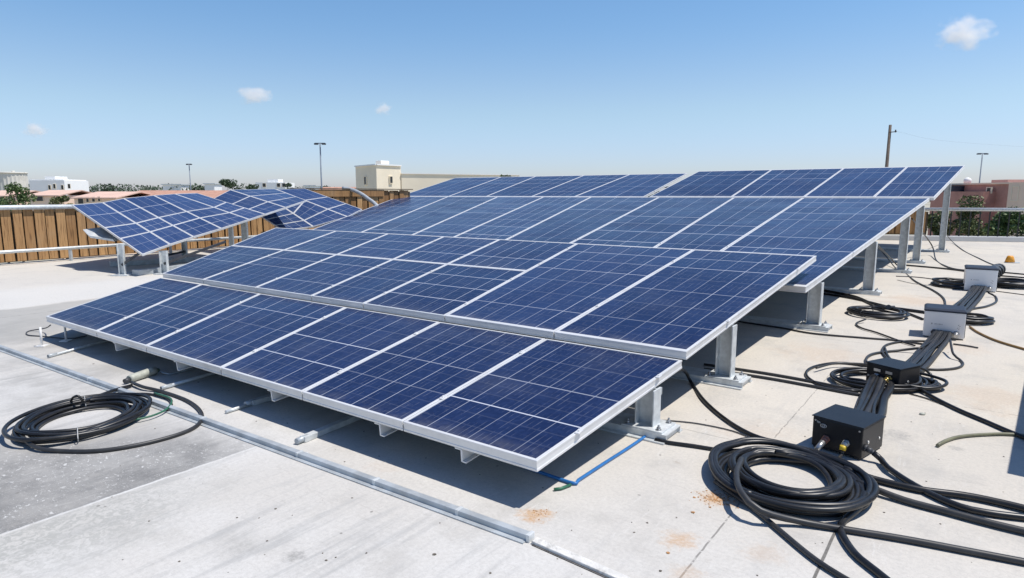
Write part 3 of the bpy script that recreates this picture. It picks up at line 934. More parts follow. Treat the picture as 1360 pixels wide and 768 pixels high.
# far wood along the horizon reads as one mass
rng = random.Random(21)
bm = bmesh.new()
x = -40
while x < 475:
    if not 285 < x < 320:
        Yd = rng.uniform(230, 300)
        yt = rng.uniform(243.5, 248.5) if x < 330 else rng.uniform(246.5, 250)
        p = AT(x, yt, Yd)
        R = rng.uniform(2.2, 4.2)
        leaves(bm, (p.x, p.y, p.z - R * 0.7), R, 130, 0.5, rng, 0.75)
        for k in range(3):
            leaves(bm, (p.x + rng.uniform(-3, 3), p.y, p.z - R * rng.uniform(1.2, 2.2)), R * 1.1, 110, 0.5, rng, 0.8)
    x += rng.uniform(6, 13)
while x < 1500:
    Yd = rng.uniform(230, 300)
    p = AT(x, rng.uniform(249, 252), Yd)
    leaves(bm, (p.x, p.y, p.z - 3), 3.5, 90, 0.6, rng, 0.8)
    x += rng.uniform(12, 22)
tag(build('far_wood', bm, M['leaf_far']), 'hazy green line of far trees along the horizon', 'trees', kind='stuff')


# clouds: small wisps, real volumes high above the town
def cloud(label, x, y, w, h, Yd, dens, seed):
    c = AT(x, y, Yd)
    k = Yd / F
    t = bmesh.new()
    bmesh.ops.create_icosphere(t, subdivisions=3, radius=1.0)
    o = build('cloud', t, None)
    o.location = c
    o.scale = (w * k * 0.62, w * k * 0.4, h * k * 0.8)
    m = bpy.data.materials.new('cloud_vapour')
    m.use_nodes = True
    nt = m.node_tree
    for n_ in list(nt.nodes):
        if n_.type == 'BSDF_PRINCIPLED': nt.nodes.remove(n_)
    g = N(nt)
    out = nt.nodes["Material Output"]
    tc = g.new("ShaderNodeTexCoord").outputs['Object']
    ln = g.new("ShaderNodeVectorMath", operation='LENGTH'); g.put(ln.inputs[0], tc)
    nz = g.new("ShaderNodeTexNoise", noise_dimensions='4D')
    g.put(nz.inputs['Vector'], tc); nz.inputs['W'].default_value = seed
    nz.inputs['Scale'].default_value = 1.6; nz.inputs['Detail'].default_value = 5; nz.inputs['Roughness'].default_value = 0.6
    d = g.math('SUBTRACT', g.math('MULTIPLY', g.math('SUBTRACT', 1.0, ln.outputs['Value']), 1.1), g.math('MULTIPLY', g.math('SUBTRACT', 0.62, nz.outputs['Fac']), 2.4))
    d = g.ramp(d, 0.0, 0.7, 0.0, dens)
    pv = g.new("ShaderNodeVolumePrincipled")
    pv.inputs['Color'].default_value = (0.98, 0.98, 0.98, 1)
    pv.inputs['Anisotropy'].default_value = 0.2
    g.put(pv.inputs['Density'], d)
    nt.links.new(pv.outputs[0], out.inputs['Volume'])
    o.data.materials.clear(); o.data.materials.append(m)
    return tag(o, label, 'cloud')


cloud('small white cloud high at the upper right of the sky', 1282, 44, 66, 34, 1500, 0.05, 1.0)
cloud('small flat white cloud above the left lamp poles', 338, 126, 46, 20, 1500, 0.05, 2.3)
cloud('faint tiny cloud low at the left edge of the sky', 46, 172, 34, 16, 1500, 0.08, 3.1)
cloud('faint tiny cloud in the sky above the cream building', 509, 146, 26, 14, 1500, 0.07, 4.9)


# ---------------------------------------------------------------- solar panels
def inset(q, d, de=None):
    "move the corners inwards by d at the long sides and de at the front and rear ends"
    de = d if de is None else de
    dist = (de, d, de, d)                            # front, right, rear, left
    out = []
    for i in range(4):
        p, a, b = q[i], q[i - 1], q[(i + 1) % 4]
        e1, e2 = (a - p).normalized(), (b - p).normalized()
        sn = max(0.3, e1.cross(e2).length)
        out.append(p + e2 * (dist[i - 1] / sn) + e1 * (dist[i] / sn))
    return out


def panel(q, label, group, nc=6, nr=4, fw=0.020, th=0.066, gap=0.004, sag=0.0, fe=None, cells='cells', clamps=(0.22, 0.78)):
    fe = fw if fe is None else fe
    """q: front-left, front-right, rear-right, rear-left corners of the top face"""
    q = [Vector(p) for p in q]
    q = inset(q, gap)
    n = ((q[1] - q[0]).cross(q[3] - q[0]) + (q[3] - q[2]).cross(q[1] - q[2])).normalized()
    if n.z < 0: n = -n
    cen = sum(q, Vector()) / 4
    t = thing('solar_panel', label, 'solar panel', cen - n * th, group)
    bm = bmesh.new()
    prof = [(fw, -0.006), (fw, 0.0), (0.0015, 0.0), (0.0, -0.0015), (0.0, -0.014), (0.003, -0.017), (0.003, -th + 0.016), (0.0, -th + 0.013), (0.0, -th), (fw * 1.2, -th), (fw * 1.2, -th + 0.003), (0.006, -th + 0.003), (0.006, -0.02), (fw, -0.02)]
    if fw < 0.03 and th < 0.05:
        prof = [(fw, -0.006), (fw, 0.0), (0.0, 0.0), (0.0, -th), (fw, -th), (fw, -0.02)]
    loops = []
    for d, z in prof:
        loops.append([bm.verts.new(p + n * z) for p in inset(q, d, d * fe / fw if d >= fw else d)])
    for a, b in zip(loops[:-1], loops[1:]):
        for i in range(4):
            j = (i + 1) % 4
            bm.faces.new((a[i], a[j], b[j], b[i]))
    bmesh.ops.recalc_face_normals(bm, faces=bm.faces[:])
    build('frame', bm, M['frame'], t)
    g4 = inset(q, fw - 0.002, fe - 0.002)
    bm = bmesh.new()
    K = 6
    uvl = bm.loops.layers.uv.new("UVMap")
    grid = {}
    for j in range(K + 1):
        for i in range(K + 1):
            s_, r_ = i / K, j / K
            p = (g4[0] * (1 - s_) + g4[1] * s_) * (1 - r_) + (g4[3] * (1 - s_) + g4[2] * s_) * r_
            p = p - n * (0.004 + sag * math.sin(math.pi * s_) * math.sin(math.pi * r_))
            grid[i, j] = bm.verts.new(p)
    for j in range(K):
        for i in range(K):
            f = bm.faces.new((grid[i, j], grid[i + 1, j], grid[i + 1, j + 1], grid[i, j + 1]))
            f.smooth = True
            for lp, (a, b) in zip(f.loops, ((i, j), (i + 1, j), (i + 1, j + 1), (i, j + 1))):
                lp[uvl].uv = (a / K * nc, b / K * nr)
    bm.normal_update()
    if sum((f.normal for f in bm.faces), Vector()).dot(n) < 0:
        bmesh.ops.reverse_faces(bm, faces=bm.faces[:])
    build('cell_sheet', bm, M[cells], t)
    if clamps:
        ku = (q[1] - q[0]).normalized()
        kv = (q[3] - q[0]).normalized()
        for kk in clamps:
            bm = bmesh.new()
            p0 = q[1].lerp(q[2], kk) + ku * gap
            box(bm, p0 + n * 0.004, kv, ku, n, 0.030, 0.016, 0.0035, 0.001)
            cyl(bm, p0 + n * 0.0075, p0 + n * 0.014, 0.0075, 6)
            build('clamp', bm, M['frame'], t)
    bm = bmesh.new()
    bm.faces.new([bm.verts.new(p - n * 0.024) for p in reversed(inset(q, fw * 0.6))])
    build('backsheet', bm, M['backsheet'], t)
    return t


ORD = ['first', 'second', 'third', 'fourth', 'fifth', 'sixth', 'seventh', 'eighth', 'ninth', 'tenth']


def nth_left(i, n):
    if i == 0: return 'leftmost'
    if i == n - 1: return 'rightmost'
    return ORD[i] + ' from the left'


GRP = 'solar panels of the big array'
# --- front row
VA0, ZA0, VA1, ZA1 = 2.71, 0.28, 4.63, 0.44
fu = [u_on_line(x, VA0, ZA0) for x in (60, 127, 193, 292, 400, 534, 713)]
ru = [u_on_line(x, VA1, ZA1) for x in (213, 268, 346, 460, 584, 725, 907)]
for i in range(6):
    panel([UV(fu[i], VA0, ZA0), UV(fu[i + 1], VA0, ZA0), UV(ru[i + 1], VA1, ZA1), UV(ru[i], VA1, ZA1)],
          'blue solar panel, %s in the lowest front row of the array' % nth_left(i, 6), GRP, 6, 4)
# --- second row: five columns of two, then two long panels
VB0, ZB0, VB1, ZB1 = 4.66, 0.50, 8.9, 0.92
fu = [u_on_line(x, VB0, ZB0) for x in (215, 269, 339, 413, 482, 590, 735, 912)]
ru = [u_on_line(x, VB1, ZB1) for x in (366, 447, 516, 590, 664, 767, 922, 1085)]
BR0, BR1 = fu[-1], ru[-1]
for i in range(7):
    a, b, c, d = UV(fu[i], VB0, ZB0), UV(fu[i + 1], VB0, ZB0), UV(ru[i + 1], VB1, ZB1), UV(ru[i], VB1, ZB1)
    if i < 5:
        k = 0.5
        m0, m1 = a.lerp(d, k), b.lerp(c, k)
        panel([a, b, m1, m0], 'blue panel, %s in the lower half of the second row' % nth_left(i, 7), GRP, 6, 4)
        panel([m0, m1, c, d], 'blue panel, %s in the upper half of the second row' % nth_left(i, 7), GRP, 6, 3, fw=0.022, fe=0.05)
    else:
        panel([a, b, c, d], ['long dark blue panel, second from the right in the second row', 'long dusty blue panel, rightmost in the second row above the second post'][i - 5], GRP, 6, 7, fw=0.022, fe=0.05)
# --- third row
VC0, ZC0, VC1, ZC1 = 8.05, 0.62, 20.0, 1.60
pc0 = UV(0, VC0, ZC0); nC = U.cross(UV(0, VC1, ZC1) - pc0); nC = nC if nC.z > 0 else -nC


def seamC(p, q):
    a, b = plane_hit(*p, pc0, nC), plane_hit(*q, pc0, nC)
    ua, va, ub, vb = a.dot(U), a.dot(V), b.dot(U), b.dot(V)
    k = (ub - ua) / (vb - va)
    return ua + (VC0 - va) * k, ua + (VC1 - va) * k


segs = [((422, 302), (530, 262)), ((486, 306), (595, 264)), ((552, 310), (661, 265)), ((605, 314), (702, 275)), ((675, 317), (785, 267)), ((761, 321), (875, 267)),
        ((872, 327), (975, 267)), ((960, 332), (1067, 266)), ((1070, 382), (1235, 264))]
topx = [530, 595, 661, 722, 785, 875, 975, 1067, 1235]
fuC, ruC = [], []
for (s_, e_), tx in zip(segs, topx):
    h0 = plane_hit(*s_, pc0, nC)
    ua, va = h0.dot(U), h0.dot(V)
    ub = u_on_line(tx, VC1, ZC1)
    fuC.append(ua - (ub - ua) * (va - VC0) / (VC1 - va)); ruC.append(ub)
for i in range(8):
    panel([UV(fuC[i], VC0, ZC0), UV(fuC[i + 1], VC0, ZC0), UV(ruC[i + 1], VC1, ZC1), UV(ruC[i], VC1, ZC1)],
          'long blue solar panel, %s in the row just below the top row' % nth_left(i, 8), GRP, 5 if i < 7 else 8, 9, fw=0.027, th=0.075, gap=0.006, fe=0.10)
# --- top row, in two leaves with a step between them
VD0, ZD0, VD1 = 20.06, 1.604, 26.0
dl_f, dl_r = (530, 595, 645, 705, 762, 854), (605, 666, 712, 776, 837, 913)
dr_f, dr_r = (862, 971, 1067, 1160, 1241), (928, 1025, 1121, 1205, 1282)
for k, (fx, rx, zr) in enumerate(((dl_f, dl_r, 2.56), (dr_f, dr_r, 2.63))):
    z0 = ZD0 + 0.012 * k
    fu = [u_on_line(x, VD0, z0) for x in fx]
    ru = [u_on_line(x, VD1, zr) for x in rx]
    if k: DR0, DR1 = fu[-1], ru[-1]
    for i in range(len(fu) - 1):
        lab = 'blue panel, %s in the top row left of the step' % nth_left(i, 5) if k == 0 else \
              'blue panel, %s in the top row right of the step' % nth_left(i, 4)
        panel([UV(fu[i], VD0, z0), UV(fu[i + 1], VD0, z0), UV(ru[i + 1], VD1, zr), UV(ru[i], VD1, zr)], lab, GRP, 5, 5, fw=0.029, th=0.08, gap=0.006, fe=0.11)


# --- warped left tables: grids of measured points at their own distances
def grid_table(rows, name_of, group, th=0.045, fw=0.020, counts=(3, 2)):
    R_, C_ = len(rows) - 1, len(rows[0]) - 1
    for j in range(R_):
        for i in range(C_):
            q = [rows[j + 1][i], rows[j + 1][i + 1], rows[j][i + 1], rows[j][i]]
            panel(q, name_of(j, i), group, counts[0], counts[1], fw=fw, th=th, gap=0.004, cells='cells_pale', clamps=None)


def lerp_pts(a, b, ks):
    return [a.lerp(b, k) for k in ks]


def col_pts(p, q, dp, dq, ys):
    "points on the measured line p-q (distances dp, dq) at photo rows ys"
    a, b = AT(*p, dp), AT(*q, dq)
    out = []
    for y in ys:
        k = (y - p[1]) / (q[1] - p[1])
        x = p[0] + (q[0] - p[0]) * k
        inv = (1 - k) / dp + k / dq
        out.append(AT(x, y, 1 / inv))
    return out


cols = []
for (p, q, dp, dq, ys) in (((95, 272), (189, 338), 15.2, 13.2, (272, 302.5, 317, 338)),
                           ((136, 269), (226, 324.5), 16.1, 13.9, (269, 296.5, 308, 324.5)),
                           ((164, 263.5), (257, 314.5), 16.8, 14.6, (263.5, 289, 299.5, 314.5)),
                           ((204, 259.5), (294, 303.5), 17.6, 15.4, (259.5, 281, 289.5, 303.5)),
                           ((232, 257.5), (331, 291.5), 18.2, 16.3, (257.5, 275.5, 282.5, 291.5)),
                           ((262, 256.5), (352, 284.5), 18.8, 16.8, (256.5, 268.5, 276, 284.5))):
    cols.append(col_pts(p, q, dp, dq, ys))
rows = [[c[j] for c in cols] for j in range(4)]
G3 = 'solar panels of the warped left table'
ROWN = ['upper', 'middle', 'lower']
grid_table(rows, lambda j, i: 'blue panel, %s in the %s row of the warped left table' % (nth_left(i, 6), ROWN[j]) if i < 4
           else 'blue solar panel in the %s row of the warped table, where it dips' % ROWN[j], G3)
# rising right wing of the left table
wing = []
for (p, q, dp, dq) in (((283, 264), (352, 284.5), 19.1, 16.8), ((306, 252), (379, 275.5), 19.7, 17.5), ((365, 251), (407, 266), 20.5, 18.3)):
    wing.append(col_pts(p, q, dp, dq, [p[1] + (q[1] - p[1]) * k for k in (0, 0.36, 0.68, 1)]))
rows = [[c[j] for c in wing] for j in range(4)]
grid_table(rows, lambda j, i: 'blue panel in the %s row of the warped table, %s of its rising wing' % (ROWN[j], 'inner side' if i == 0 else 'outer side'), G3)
# table behind it
back = []
for (p, q, dp, dq) in (((338, 282), (376, 306), 19.9, 18.8), ((372, 272), (416, 301), 20.5, 19.2), ((367, 251.5), (462, 288), 21.5, 19.8), ((405, 250.5), (481, 278), 22.2, 20.5)):
    back.append(col_pts(p, q, dp, dq, [p[1] + (q[1] - p[1]) * k for k in (0, 0.4, 0.72, 1)]))
rows = [[c[j] for c in back] for j in range(4)]
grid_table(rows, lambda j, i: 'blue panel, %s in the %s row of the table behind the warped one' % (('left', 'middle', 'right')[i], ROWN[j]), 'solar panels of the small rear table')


# ---------------------------------------------------------------- mounting posts
def mounting_post(label, u, v, ztop, ubeam, s=0.145, group='steel posts under the right edge of the array', slope=0.08, lchan=None, cross=True):
    p = UV(u, v)
    t = thing('mounting_post', label, 'post', p, group)
    hb = 0.055                                       # ground channel height
    bw = 0.055                                       # cross beam height
    zt = ztop - (bw if cross else 0)
    bm = bmesh.new()
    # H section: two flanges and a web, flanges facing along the row
    th = 0.012
    zt = ztop
    zc, hz = (hb + 0.012 + zt) / 2, (zt - hb - 0.012) / 2
    box(bm, UV(u, v + 0.012, zc), U, V, Z, s / 2 - th, th / 2, hz)
    for sg in (-1, 1):
        box(bm, UV(u + sg * (s / 2 - th / 2), v, zc), U, V, Z, th / 2, s * 0.42, hz, 0.003)
    build('column', bm, M['galv'], t)
    bm = bmesh.new()
    box(bm, UV(u - 0.01, v, hb + 0.006), U, V, Z, 0.155, 0.125, 0.006, 0.002)
    build('base_plate', bm, M['galv'], t)
    for du, dv in ((-0.125, -0.09), (-0.125, 0.09), (0.11, -0.09), (0.11, 0.09)):
        bm = bmesh.new()
        c = UV(u + du, v + dv, hb + 0.012)
        cyl(bm, c, c + Z * 0.005, 0.021, 12)
        cyl(bm, c + Z * 0.0052, c + Z * 0.021, 0.0145, 6)
        cyl(bm, c + Z * 0.021, c + Z * 0.036, 0.0075, 8)
        build('bolt', bm, M['bolt'], t)
    # ground channel with rolled lips, runs back under the array
    L = lchan or 6.5
    bm = bmesh.new()
    c0, c1 = u - 0.20, u + L
    mid = (c0 + c1) / 2
    hl = (c1 - c0) / 2
    box(bm, UV(mid, v, hb - 0.004), U, V, Z, hl, 0.13, 0.004)
    box(bm, UV(mid, v - 0.145, 0.006), U, V, Z, hl, 0.028, 0.005)
    box(bm, UV(mid, v + 0.145, 0.006), U, V, Z, hl, 0.028, 0.005)
    box(bm, UV(mid, v - 0.125, hb / 2), U, V, Z, hl - 0.001, 0.004, hb / 2 - 0.005)
    box(bm, UV(mid, v + 0.125, hb / 2), U, V, Z, hl - 0.001, 0.004, hb / 2 - 0.005)
    box(bm, UV(c0 + 0.02, v, hb / 2), U, V, Z, 0.003, 0.120, hb / 2 - 0.006)
    build('ground_channel', bm, M['galv'], t)
    if cross:
        bm = bmesh.new()
        zb = ztop - bw / 2 - 0.004 - 0.01
        beam(bm, UV(u - s * 0.40, v + s * 0.42 + 0.026, zb), UV(ubeam, v + s * 0.42 + 0.026, zb), 0.05, bw - 0.002)
        build('cross_beam', bm, M['galv_dull'], t)
    return t


def zplane(v, v0, z0, v1, z1): return z0 + (z1 - z0) * (v - v0) / (v1 - v0)


def edge_u(v, v0, u0, v1, u1): return u0 + (u1 - u0) * (v - v0) / (v1 - v0)


AR0, AR1 = u_on_line(713, VA0, ZA0), u_on_line(907, VA1, ZA1)
PLAB = ['galvanised steel post nearest the camera, under the front row of panels', 'galvanised steel post second from the camera, beside the black cables',
        'galvanised steel post under the lower right corner of the third row', 'steel post fourth from the camera, behind the small cable coil',
        'steel post fifth from the camera, with a cable passing in front', 'tall steel post second from last, left of the railing', 'tallest and farthest steel post, under the top row']
specs = [(4.15, 'A'), (5.72, 'B'), (8.74, 'C'), (12.44, 'C'), (16.3, 'C'), (18.77, 'C'), (22.79, 'D')]
for (v, r), lab in zip(specs, PLAB):
    if r == 'A': z, u, th = zplane(v, VA0, ZA0, VA1, ZA1), edge_u(v, VA0, AR0, VA1, AR1), 0.066
    if r == 'B': z, u, th = zplane(v, VB0, ZB0, VB1, ZB1), edge_u(v, VB0, BR0, VB1, BR1), 0.066
    if r == 'C': z, u, th = zplane(v, VC0, ZC0, VC1, ZC1), edge_u(v, VC0, fuC[-1], VC1, ruC[-1]), 0.075
    if r == 'D': z, u, th = zplane(v, VD0, ZD0 + 0.012, VD1, 2.63), edge_u(v, VD0, DR0, VD1, DR1), 0.08
    mounting_post(lab, u + 0.05, v, z - th - 0.004, {'A': 7.9, 'B': 9.2, 'C': 12.5, 'D': 4.8 if False else 14.0}[r], s=0.145 if r in 'AB' else 0.16)


# posts of the left tables
def simple_post(label, px, py, ztop, r=0.075, brace=None, group='posts under the warped left table'):
    p = G(px, py)
    t = thing('mounting_post', label, 'post', p, group)
    bm = bmesh.new()
    th = 0.012
    h = ztop
    box(bm, p + Z * (h / 2 + 0.01) + Y_ * r * 0.6, X, Y_, Z, r, th / 2, h / 2 - 0.01)
    for sg in (-1, 1):
        box(bm, p + X * sg * (r - th / 2) + Z * (h / 2 + 0.01), X, Y_, Z, th / 2, r * 0.6 - th / 2 - 0.001, h / 2 - 0.01)
    build('column', bm, M['galv'], t)
    bm = bmesh.new()
    box(bm, p + Z * 0.012, X, Y_, Z, 0.17, 0.14, 0.012, 0.003)
    build('base_plate', bm, M['galv'], t)
    if brace:
        bm = bmesh.new()
        beam(bm, p + Z * 0.22, p + Vector(brace), 0.05, 0.05)
        build('brace', bm, M['dark_grey'], t)
    return t


simple_post('grey steel post with a dark brace under the left corner of the warped table', 163, 366, 0.66, 0.062, (0.42, 0.1, 0.52))
simple_post('grey steel post under the lowest front corner of the warped left table', 219, 364, 0.50, 0.075, (0.9, 1.0, 0.62))
simple_post('slim grey post under the warped table edge, left of its thicker neighbour', 309, 346, 0.88, 0.055)
simple_post('thicker grey post under the rising wing of the left table', 327, 343.5, 1.02, 0.075)
simple_post('short dark braced post in the shade behind the front corner of the warped table', 246, 345, 0.78, 0.06, (-0.5, -0.3, 0.1))
# ground beams and fallen strip below that table
for k, (a, b, lab) in enumerate((((146, 354), (330, 343), 'long grey ground beam lying in the shade under the warped left table'), ((180, 366), (300, 352), 'grey ground beam nearest the big array, under the warped left table'))):
    pa, pb = G(*a), G(*b)
    bm = bmesh.new(); beam(bm, pa + Z * 0.06, pb + Z * 0.06, 0.22, 0.12, bevel=0.01)
    tag(build('ground_beam', bm, M['galv_dull'], origin=pa), lab, 'beam')
bm = bmesh.new()
q = [AT(110, 305, 14.6), AT(140, 301, 14.9), AT(158, 316, 14.5), AT(150, 318, 14.2), AT(118, 313, 14.2)]
v1 = [bm.verts.new(p) for p in q]; v2 = [bm.verts.new(p - Z * 0.05 + X * 0.03) for p in q]
bm.faces.new(v1); bm.faces.new(v2[::-1])
for i in range(5):
    j = (i + 1) % 5
    bm.faces.new((v1[i], v2[i], v2[j], v1[j]))
bmesh.ops.recalc_face_normals(bm, faces=bm.faces[:])
tag(build('bent_bracket', bm, M['galv'], origin=q[0]), 'bent shiny sheet metal bracket hanging under the left edge of the warped table', 'bracket')

# ---------------------------------------------------------------- rails under the front row
for i, (px, lab) in enumerate(((620, 'white rail end poking out below the rightmost front panel'), (512, 'white rail end below the second front panel from the right'),
                               (368, 'white rail end below the third front panel from the right'), (242, 'white rail end below the second front panel from the left'), (160, 'white rail end below the leftmost front panels'))):
    z0 = ZA0 - 0.066 - 0.002
    u = u_on_line(px, VA0 + 0.06, z0 - 0.04)
    t = thing('support_rail', lab, 'rail', UV(u, 3.6, 0), 'white rails under the front row')
    bm = bmesh.new()
    sl = (ZA1 - ZA0) / (VA1 - VA0)
    a, b = UV(u, VA0 + 0.012, z0 - 0.04 + 0.012 * sl), UV(u, VA1 - 0.1, z0 - 0.04 + (VA1 - 0.1 - VA0) * sl)
    beam(bm, a - Z * 0.002, b - Z * 0.002, 0.012, 0.080)
    beam(bm, a + Z * 0.034 + U * 0.03, b + Z * 0.034 + U * 0.03, 0.046, 0.008)
    beam(bm, a - Z * 0.038 - U * 0.022, b - Z * 0.038 - U * 0.022, 0.03, 0.008)
    build('channel', bm, M['white_metal'], t)
    for vv in (3.35, 4.3):
        bm = bmesh.new()
        zz = z0 - 0.085 + (vv - VA0) * sl
        beam(bm, UV(u, vv, 0.001), UV(u, vv, zz), 0.05, 0.05, up=X)
        build('foot', bm, M['galv_dull'], t)
# thin legs below the far left corner
for a, b, r, lab in (((55, 436), (56, 460), 0.012, 'thin white rod under the far left corner of the front row'), ((87, 441), (88, 453), 0.012, 'short thin white rod just right of the far left corner')):
    bm = bmesh.new()
    p = G(*b); 
    tube(bm, [p, p + Z * 0.22], r, 8)
    box(bm, p + Z * 0.006, X, Y_, Z, 0.05, 0.05, 0.005)
    tag(build('support_rod', bm, M['white_metal'], origin=p), lab, 'leg')

# ---------------------------------------------------------------- conduit rail along the roof
t = thing('conduit_rail', 'long galvanised rail lying on the roof along the front of the array', 'rail', G(390, 588))
bm = bmesh.new()
A, B = G(-160, 405), G(702, 717)
A = UV(A.dot(U), A.dot(V)); 
A2 = G(0, 463)
B2 = G(702, 717)
d = (B2 - A2).normalized()
A1 = A2 - d * 6
sd = Vector((-d.y, d.x, 0))
L = (B2 - A1).length
mid = (A1 + B2) / 2
box(bm, mid + Z * 0.018, d, sd, Z, L / 2, 0.022, 0.017, 0.007)
box(bm, mid - sd * 0.036 + Z * 0.004, d, sd, Z, L / 2, 0.016, 0.003)
build('channel', bm, M['galv_dull'], t)
for k, px in enumerate((120, 270, 398, 500, 610)):
    bm = bmesh.new()
    kx = (px - 0) / 702
    # point on the rail seen in photo column px
    kk = ((px - PW / 2) / F)
    den_ = d.x - kk * d.dot(_fw)
    s_ = (kk * (A2 - _o).dot(_fw) - A2.x) / den_
    c = A2 + d * s_
    box(bm, c + Z * 0.019, d, sd, Z, 0.010, 0.025, 0.0185, 0.002)
    box(bm, c + sd * 0.043 + Z * 0.005, d, sd, Z, 0.016, 0.02, 0.004)
    build('clamp', bm, M['galv'], t)
bm = bmesh.new()
box(bm, B2 + d * 0.01 + Z * 0.020, d, sd, Z, 0.010, 0.026, 0.0195, 0.003)
build('end_coupling', bm, M['galv'], t)
bm = bmesh.new()
E_ = G(850, 782)
d2 = (E_ - B2).normalized(); s2 = Vector((-d2.y, d2.x, 0))
E_ = E_ + d2 * 1.5
box(bm, (B2 + d2 * 0.03 + E_) / 2 + Z * 0.010, d2, s2, Z, (E_ - B2).length / 2 - 0.02, 0.024, 0.009, 0.005)
box(bm, (B2 + d2 * 0.03 + E_) / 2 + Z * 0.0025, d2, s2, Z, (E_ - B2).length / 2 - 0.03, 0.032, 0.002, mi=1)
tag(build('conduit_strip', bm, [M['strip'], M['grime']], origin=B2), 'pale grey flat strip that continues the galvanised rail to the lower edge', 'strip')
# cross links from the rail to the array
for a, b, lab, w in (((394, 591), (484, 553), 'galvanised cross link joining the rail below the middle of the front row', 0.055), ((326, 541), (396, 520), 'short galvanised cross link with a round coupling', 0.055),
                     ((214, 519), (268, 503), 'thin metal rod lying near the pale plug', 0.02), ((64, 476), (150, 452), 'thin metal rod lying under the far left corner', 0.018)):
    pa, pb = G(*a), G(*b)
    dd = (pb - pa).normalized(); ss = Vector((-dd.y, dd.x, 0))
    pb = pb + dd * 0.5
    t = thing('cross_link', lab, 'link', pa)
    bm = bmesh.new()
    if w > 0.03:
        box(bm, (pa + pb) / 2 + dd * 0.02 + Z * 0.022, dd, ss, Z, (pb - pa).length / 2 - 0.03, w / 2, 0.021, 0.006)
    else:
        tube(bm, [pa + Z * w, pb + Z * w], w * 0.8, 8)
    build('bar', bm, M['galv'], t)
    bm = bmesh.new()
    cyl(bm, pa + Z * 0.024, pa + dd * 0.1 + Z * 0.024, 0.022 if w > 0.03 else 0.014, 10)
    build('coupling', bm, M['galv_dull'], t)
p = G(300, 550); q = G(328, 541)
bm = bmesh.new(); tube(bm, [p + Z * 0.016, q + Z * 0.018], 0.014, 8)
tag(build('pipe_stub', bm, M['galv'], origin=p), 'short thin pipe stub between the rail and the round coupling', 'pipe')


# ---------------------------------------------------------------- boxes
def frame_box(bl, br, depth, turn=None):
    a, b = G(*bl), G(*br)
    ax = (b - a).normalized()
    if turn:
        wd, ang = turn
        ax = Vector((math.cos(ang), math.sin(ang), 0)); b = a + ax * wd
    ay = Vector((-ax.y, ax.x, 0))                    # away from the camera
    if ay.y < 0: ay = -ay
    return a, b, ax, ay, (b - a).length, depth


def gland(parent, c, out, r=0.024, l=0.06, kind='steel', down=0.0):
    bm = bmesh.new()
    d = (out - Z * down).normalized()
    cyl(bm, c - out * 0.004, c + d * l * 0.3, r * 1.25, 6)
    cyl(bm, c + d * l * 0.3, c + d * l, r, 12)
    cyl(bm, c + d * l, c + d * l * 1.3, r * 0.9, 12, r * 0.7)
    o = build('cable_gland', bm, M[kind], parent)
    return c + d * l * 1.25


ZUP = Z


def junction(label, bl, br, depth, h, body, lid_mat=None, lid=0.0, lift=0.012, name='junction_box', turn=None):
    a, b, ax, ay, w, dp = frame_box(bl, br, depth, turn)
    c = (a + b) / 2 + ay * dp / 2
    t = thing(name, label, 'junction box', c)
    hb = h - lid
    bm = bmesh.new()
    box(bm, c + Z * (lift + hb / 2), ax, ay, Z, w / 2, dp / 2, hb / 2, 0.010)
    build('housing', bm, M[body], t)
    if lid_mat:
        bm = bmesh.new()
        # lid: sloped hood that overhangs the sides and back
        z0, z1 = lift + hb + 0.001, lift + h
        o = 0.008
        lo = [c - ax * (w / 2 + o) - ay * (dp / 2 + o), c + ax * (w / 2 + o) - ay * (dp / 2 + o), c + ax * (w / 2 + o) + ay * (dp / 2 + o), c - ax * (w / 2 + o) + ay * (dp / 2 + o)]
        i = min(0.05, w * 0.12)
        hi = [c - ax * (w / 2 - i * .3) - ay * (dp / 2 - i * 0.8), c + ax * (w / 2 - i * .3) - ay * (dp / 2 - i * 0.8), c + ax * (w / 2 - i * .3) + ay * (dp / 2 - i * 0.3), c - ax * (w / 2 - i * .3) + ay * (dp / 2 - i * 0.3)]
        vl = [bm.verts.new(p + Z * z0) for p in lo]; vm = [bm.verts.new(p + Z * (z0 + lid * 0.45)) for p in lo]; vh = [bm.verts.new(p + Z * z1) for p in hi]
        for A_, B_ in ((vl, vm), (vm, vh)):
            for k in range(4):
                j = (k + 1) % 4
                bm.faces.new((A_[k], A_[j], B_[j], B_[k]))
        bm.faces.new(vh); bm.faces.new(vl[::-1])
        bmesh.ops.recalc_face_normals(bm, faces=bm.faces[:])
        bmesh.ops.bevel(bm, geom=bm.edges[:], offset=0.004, segments=2, affect='EDGES')
        build('lid', bm, M[lid_mat], t)
    bm = bmesh.new()
    for sx in (-1, 1):
        for sy in (-1, 1):
            box(bm, c + ax * sx * (w / 2 - 0.03) + ay * sy * (dp / 2 - 0.03) + Z * (lift / 2 + 0.0005), ax, ay, Z, 0.02, 0.02, lift / 2)
    build('feet', bm, M['dark_grey'], t)
    return t, c, ax, ay, w, dp


def screw(parent, c, out, r=0.006):
    bm = bmesh.new(); cyl(bm, c - out * 0.002, c + out * 0.004, r, 8); build('screw', bm, M['steel'], parent)


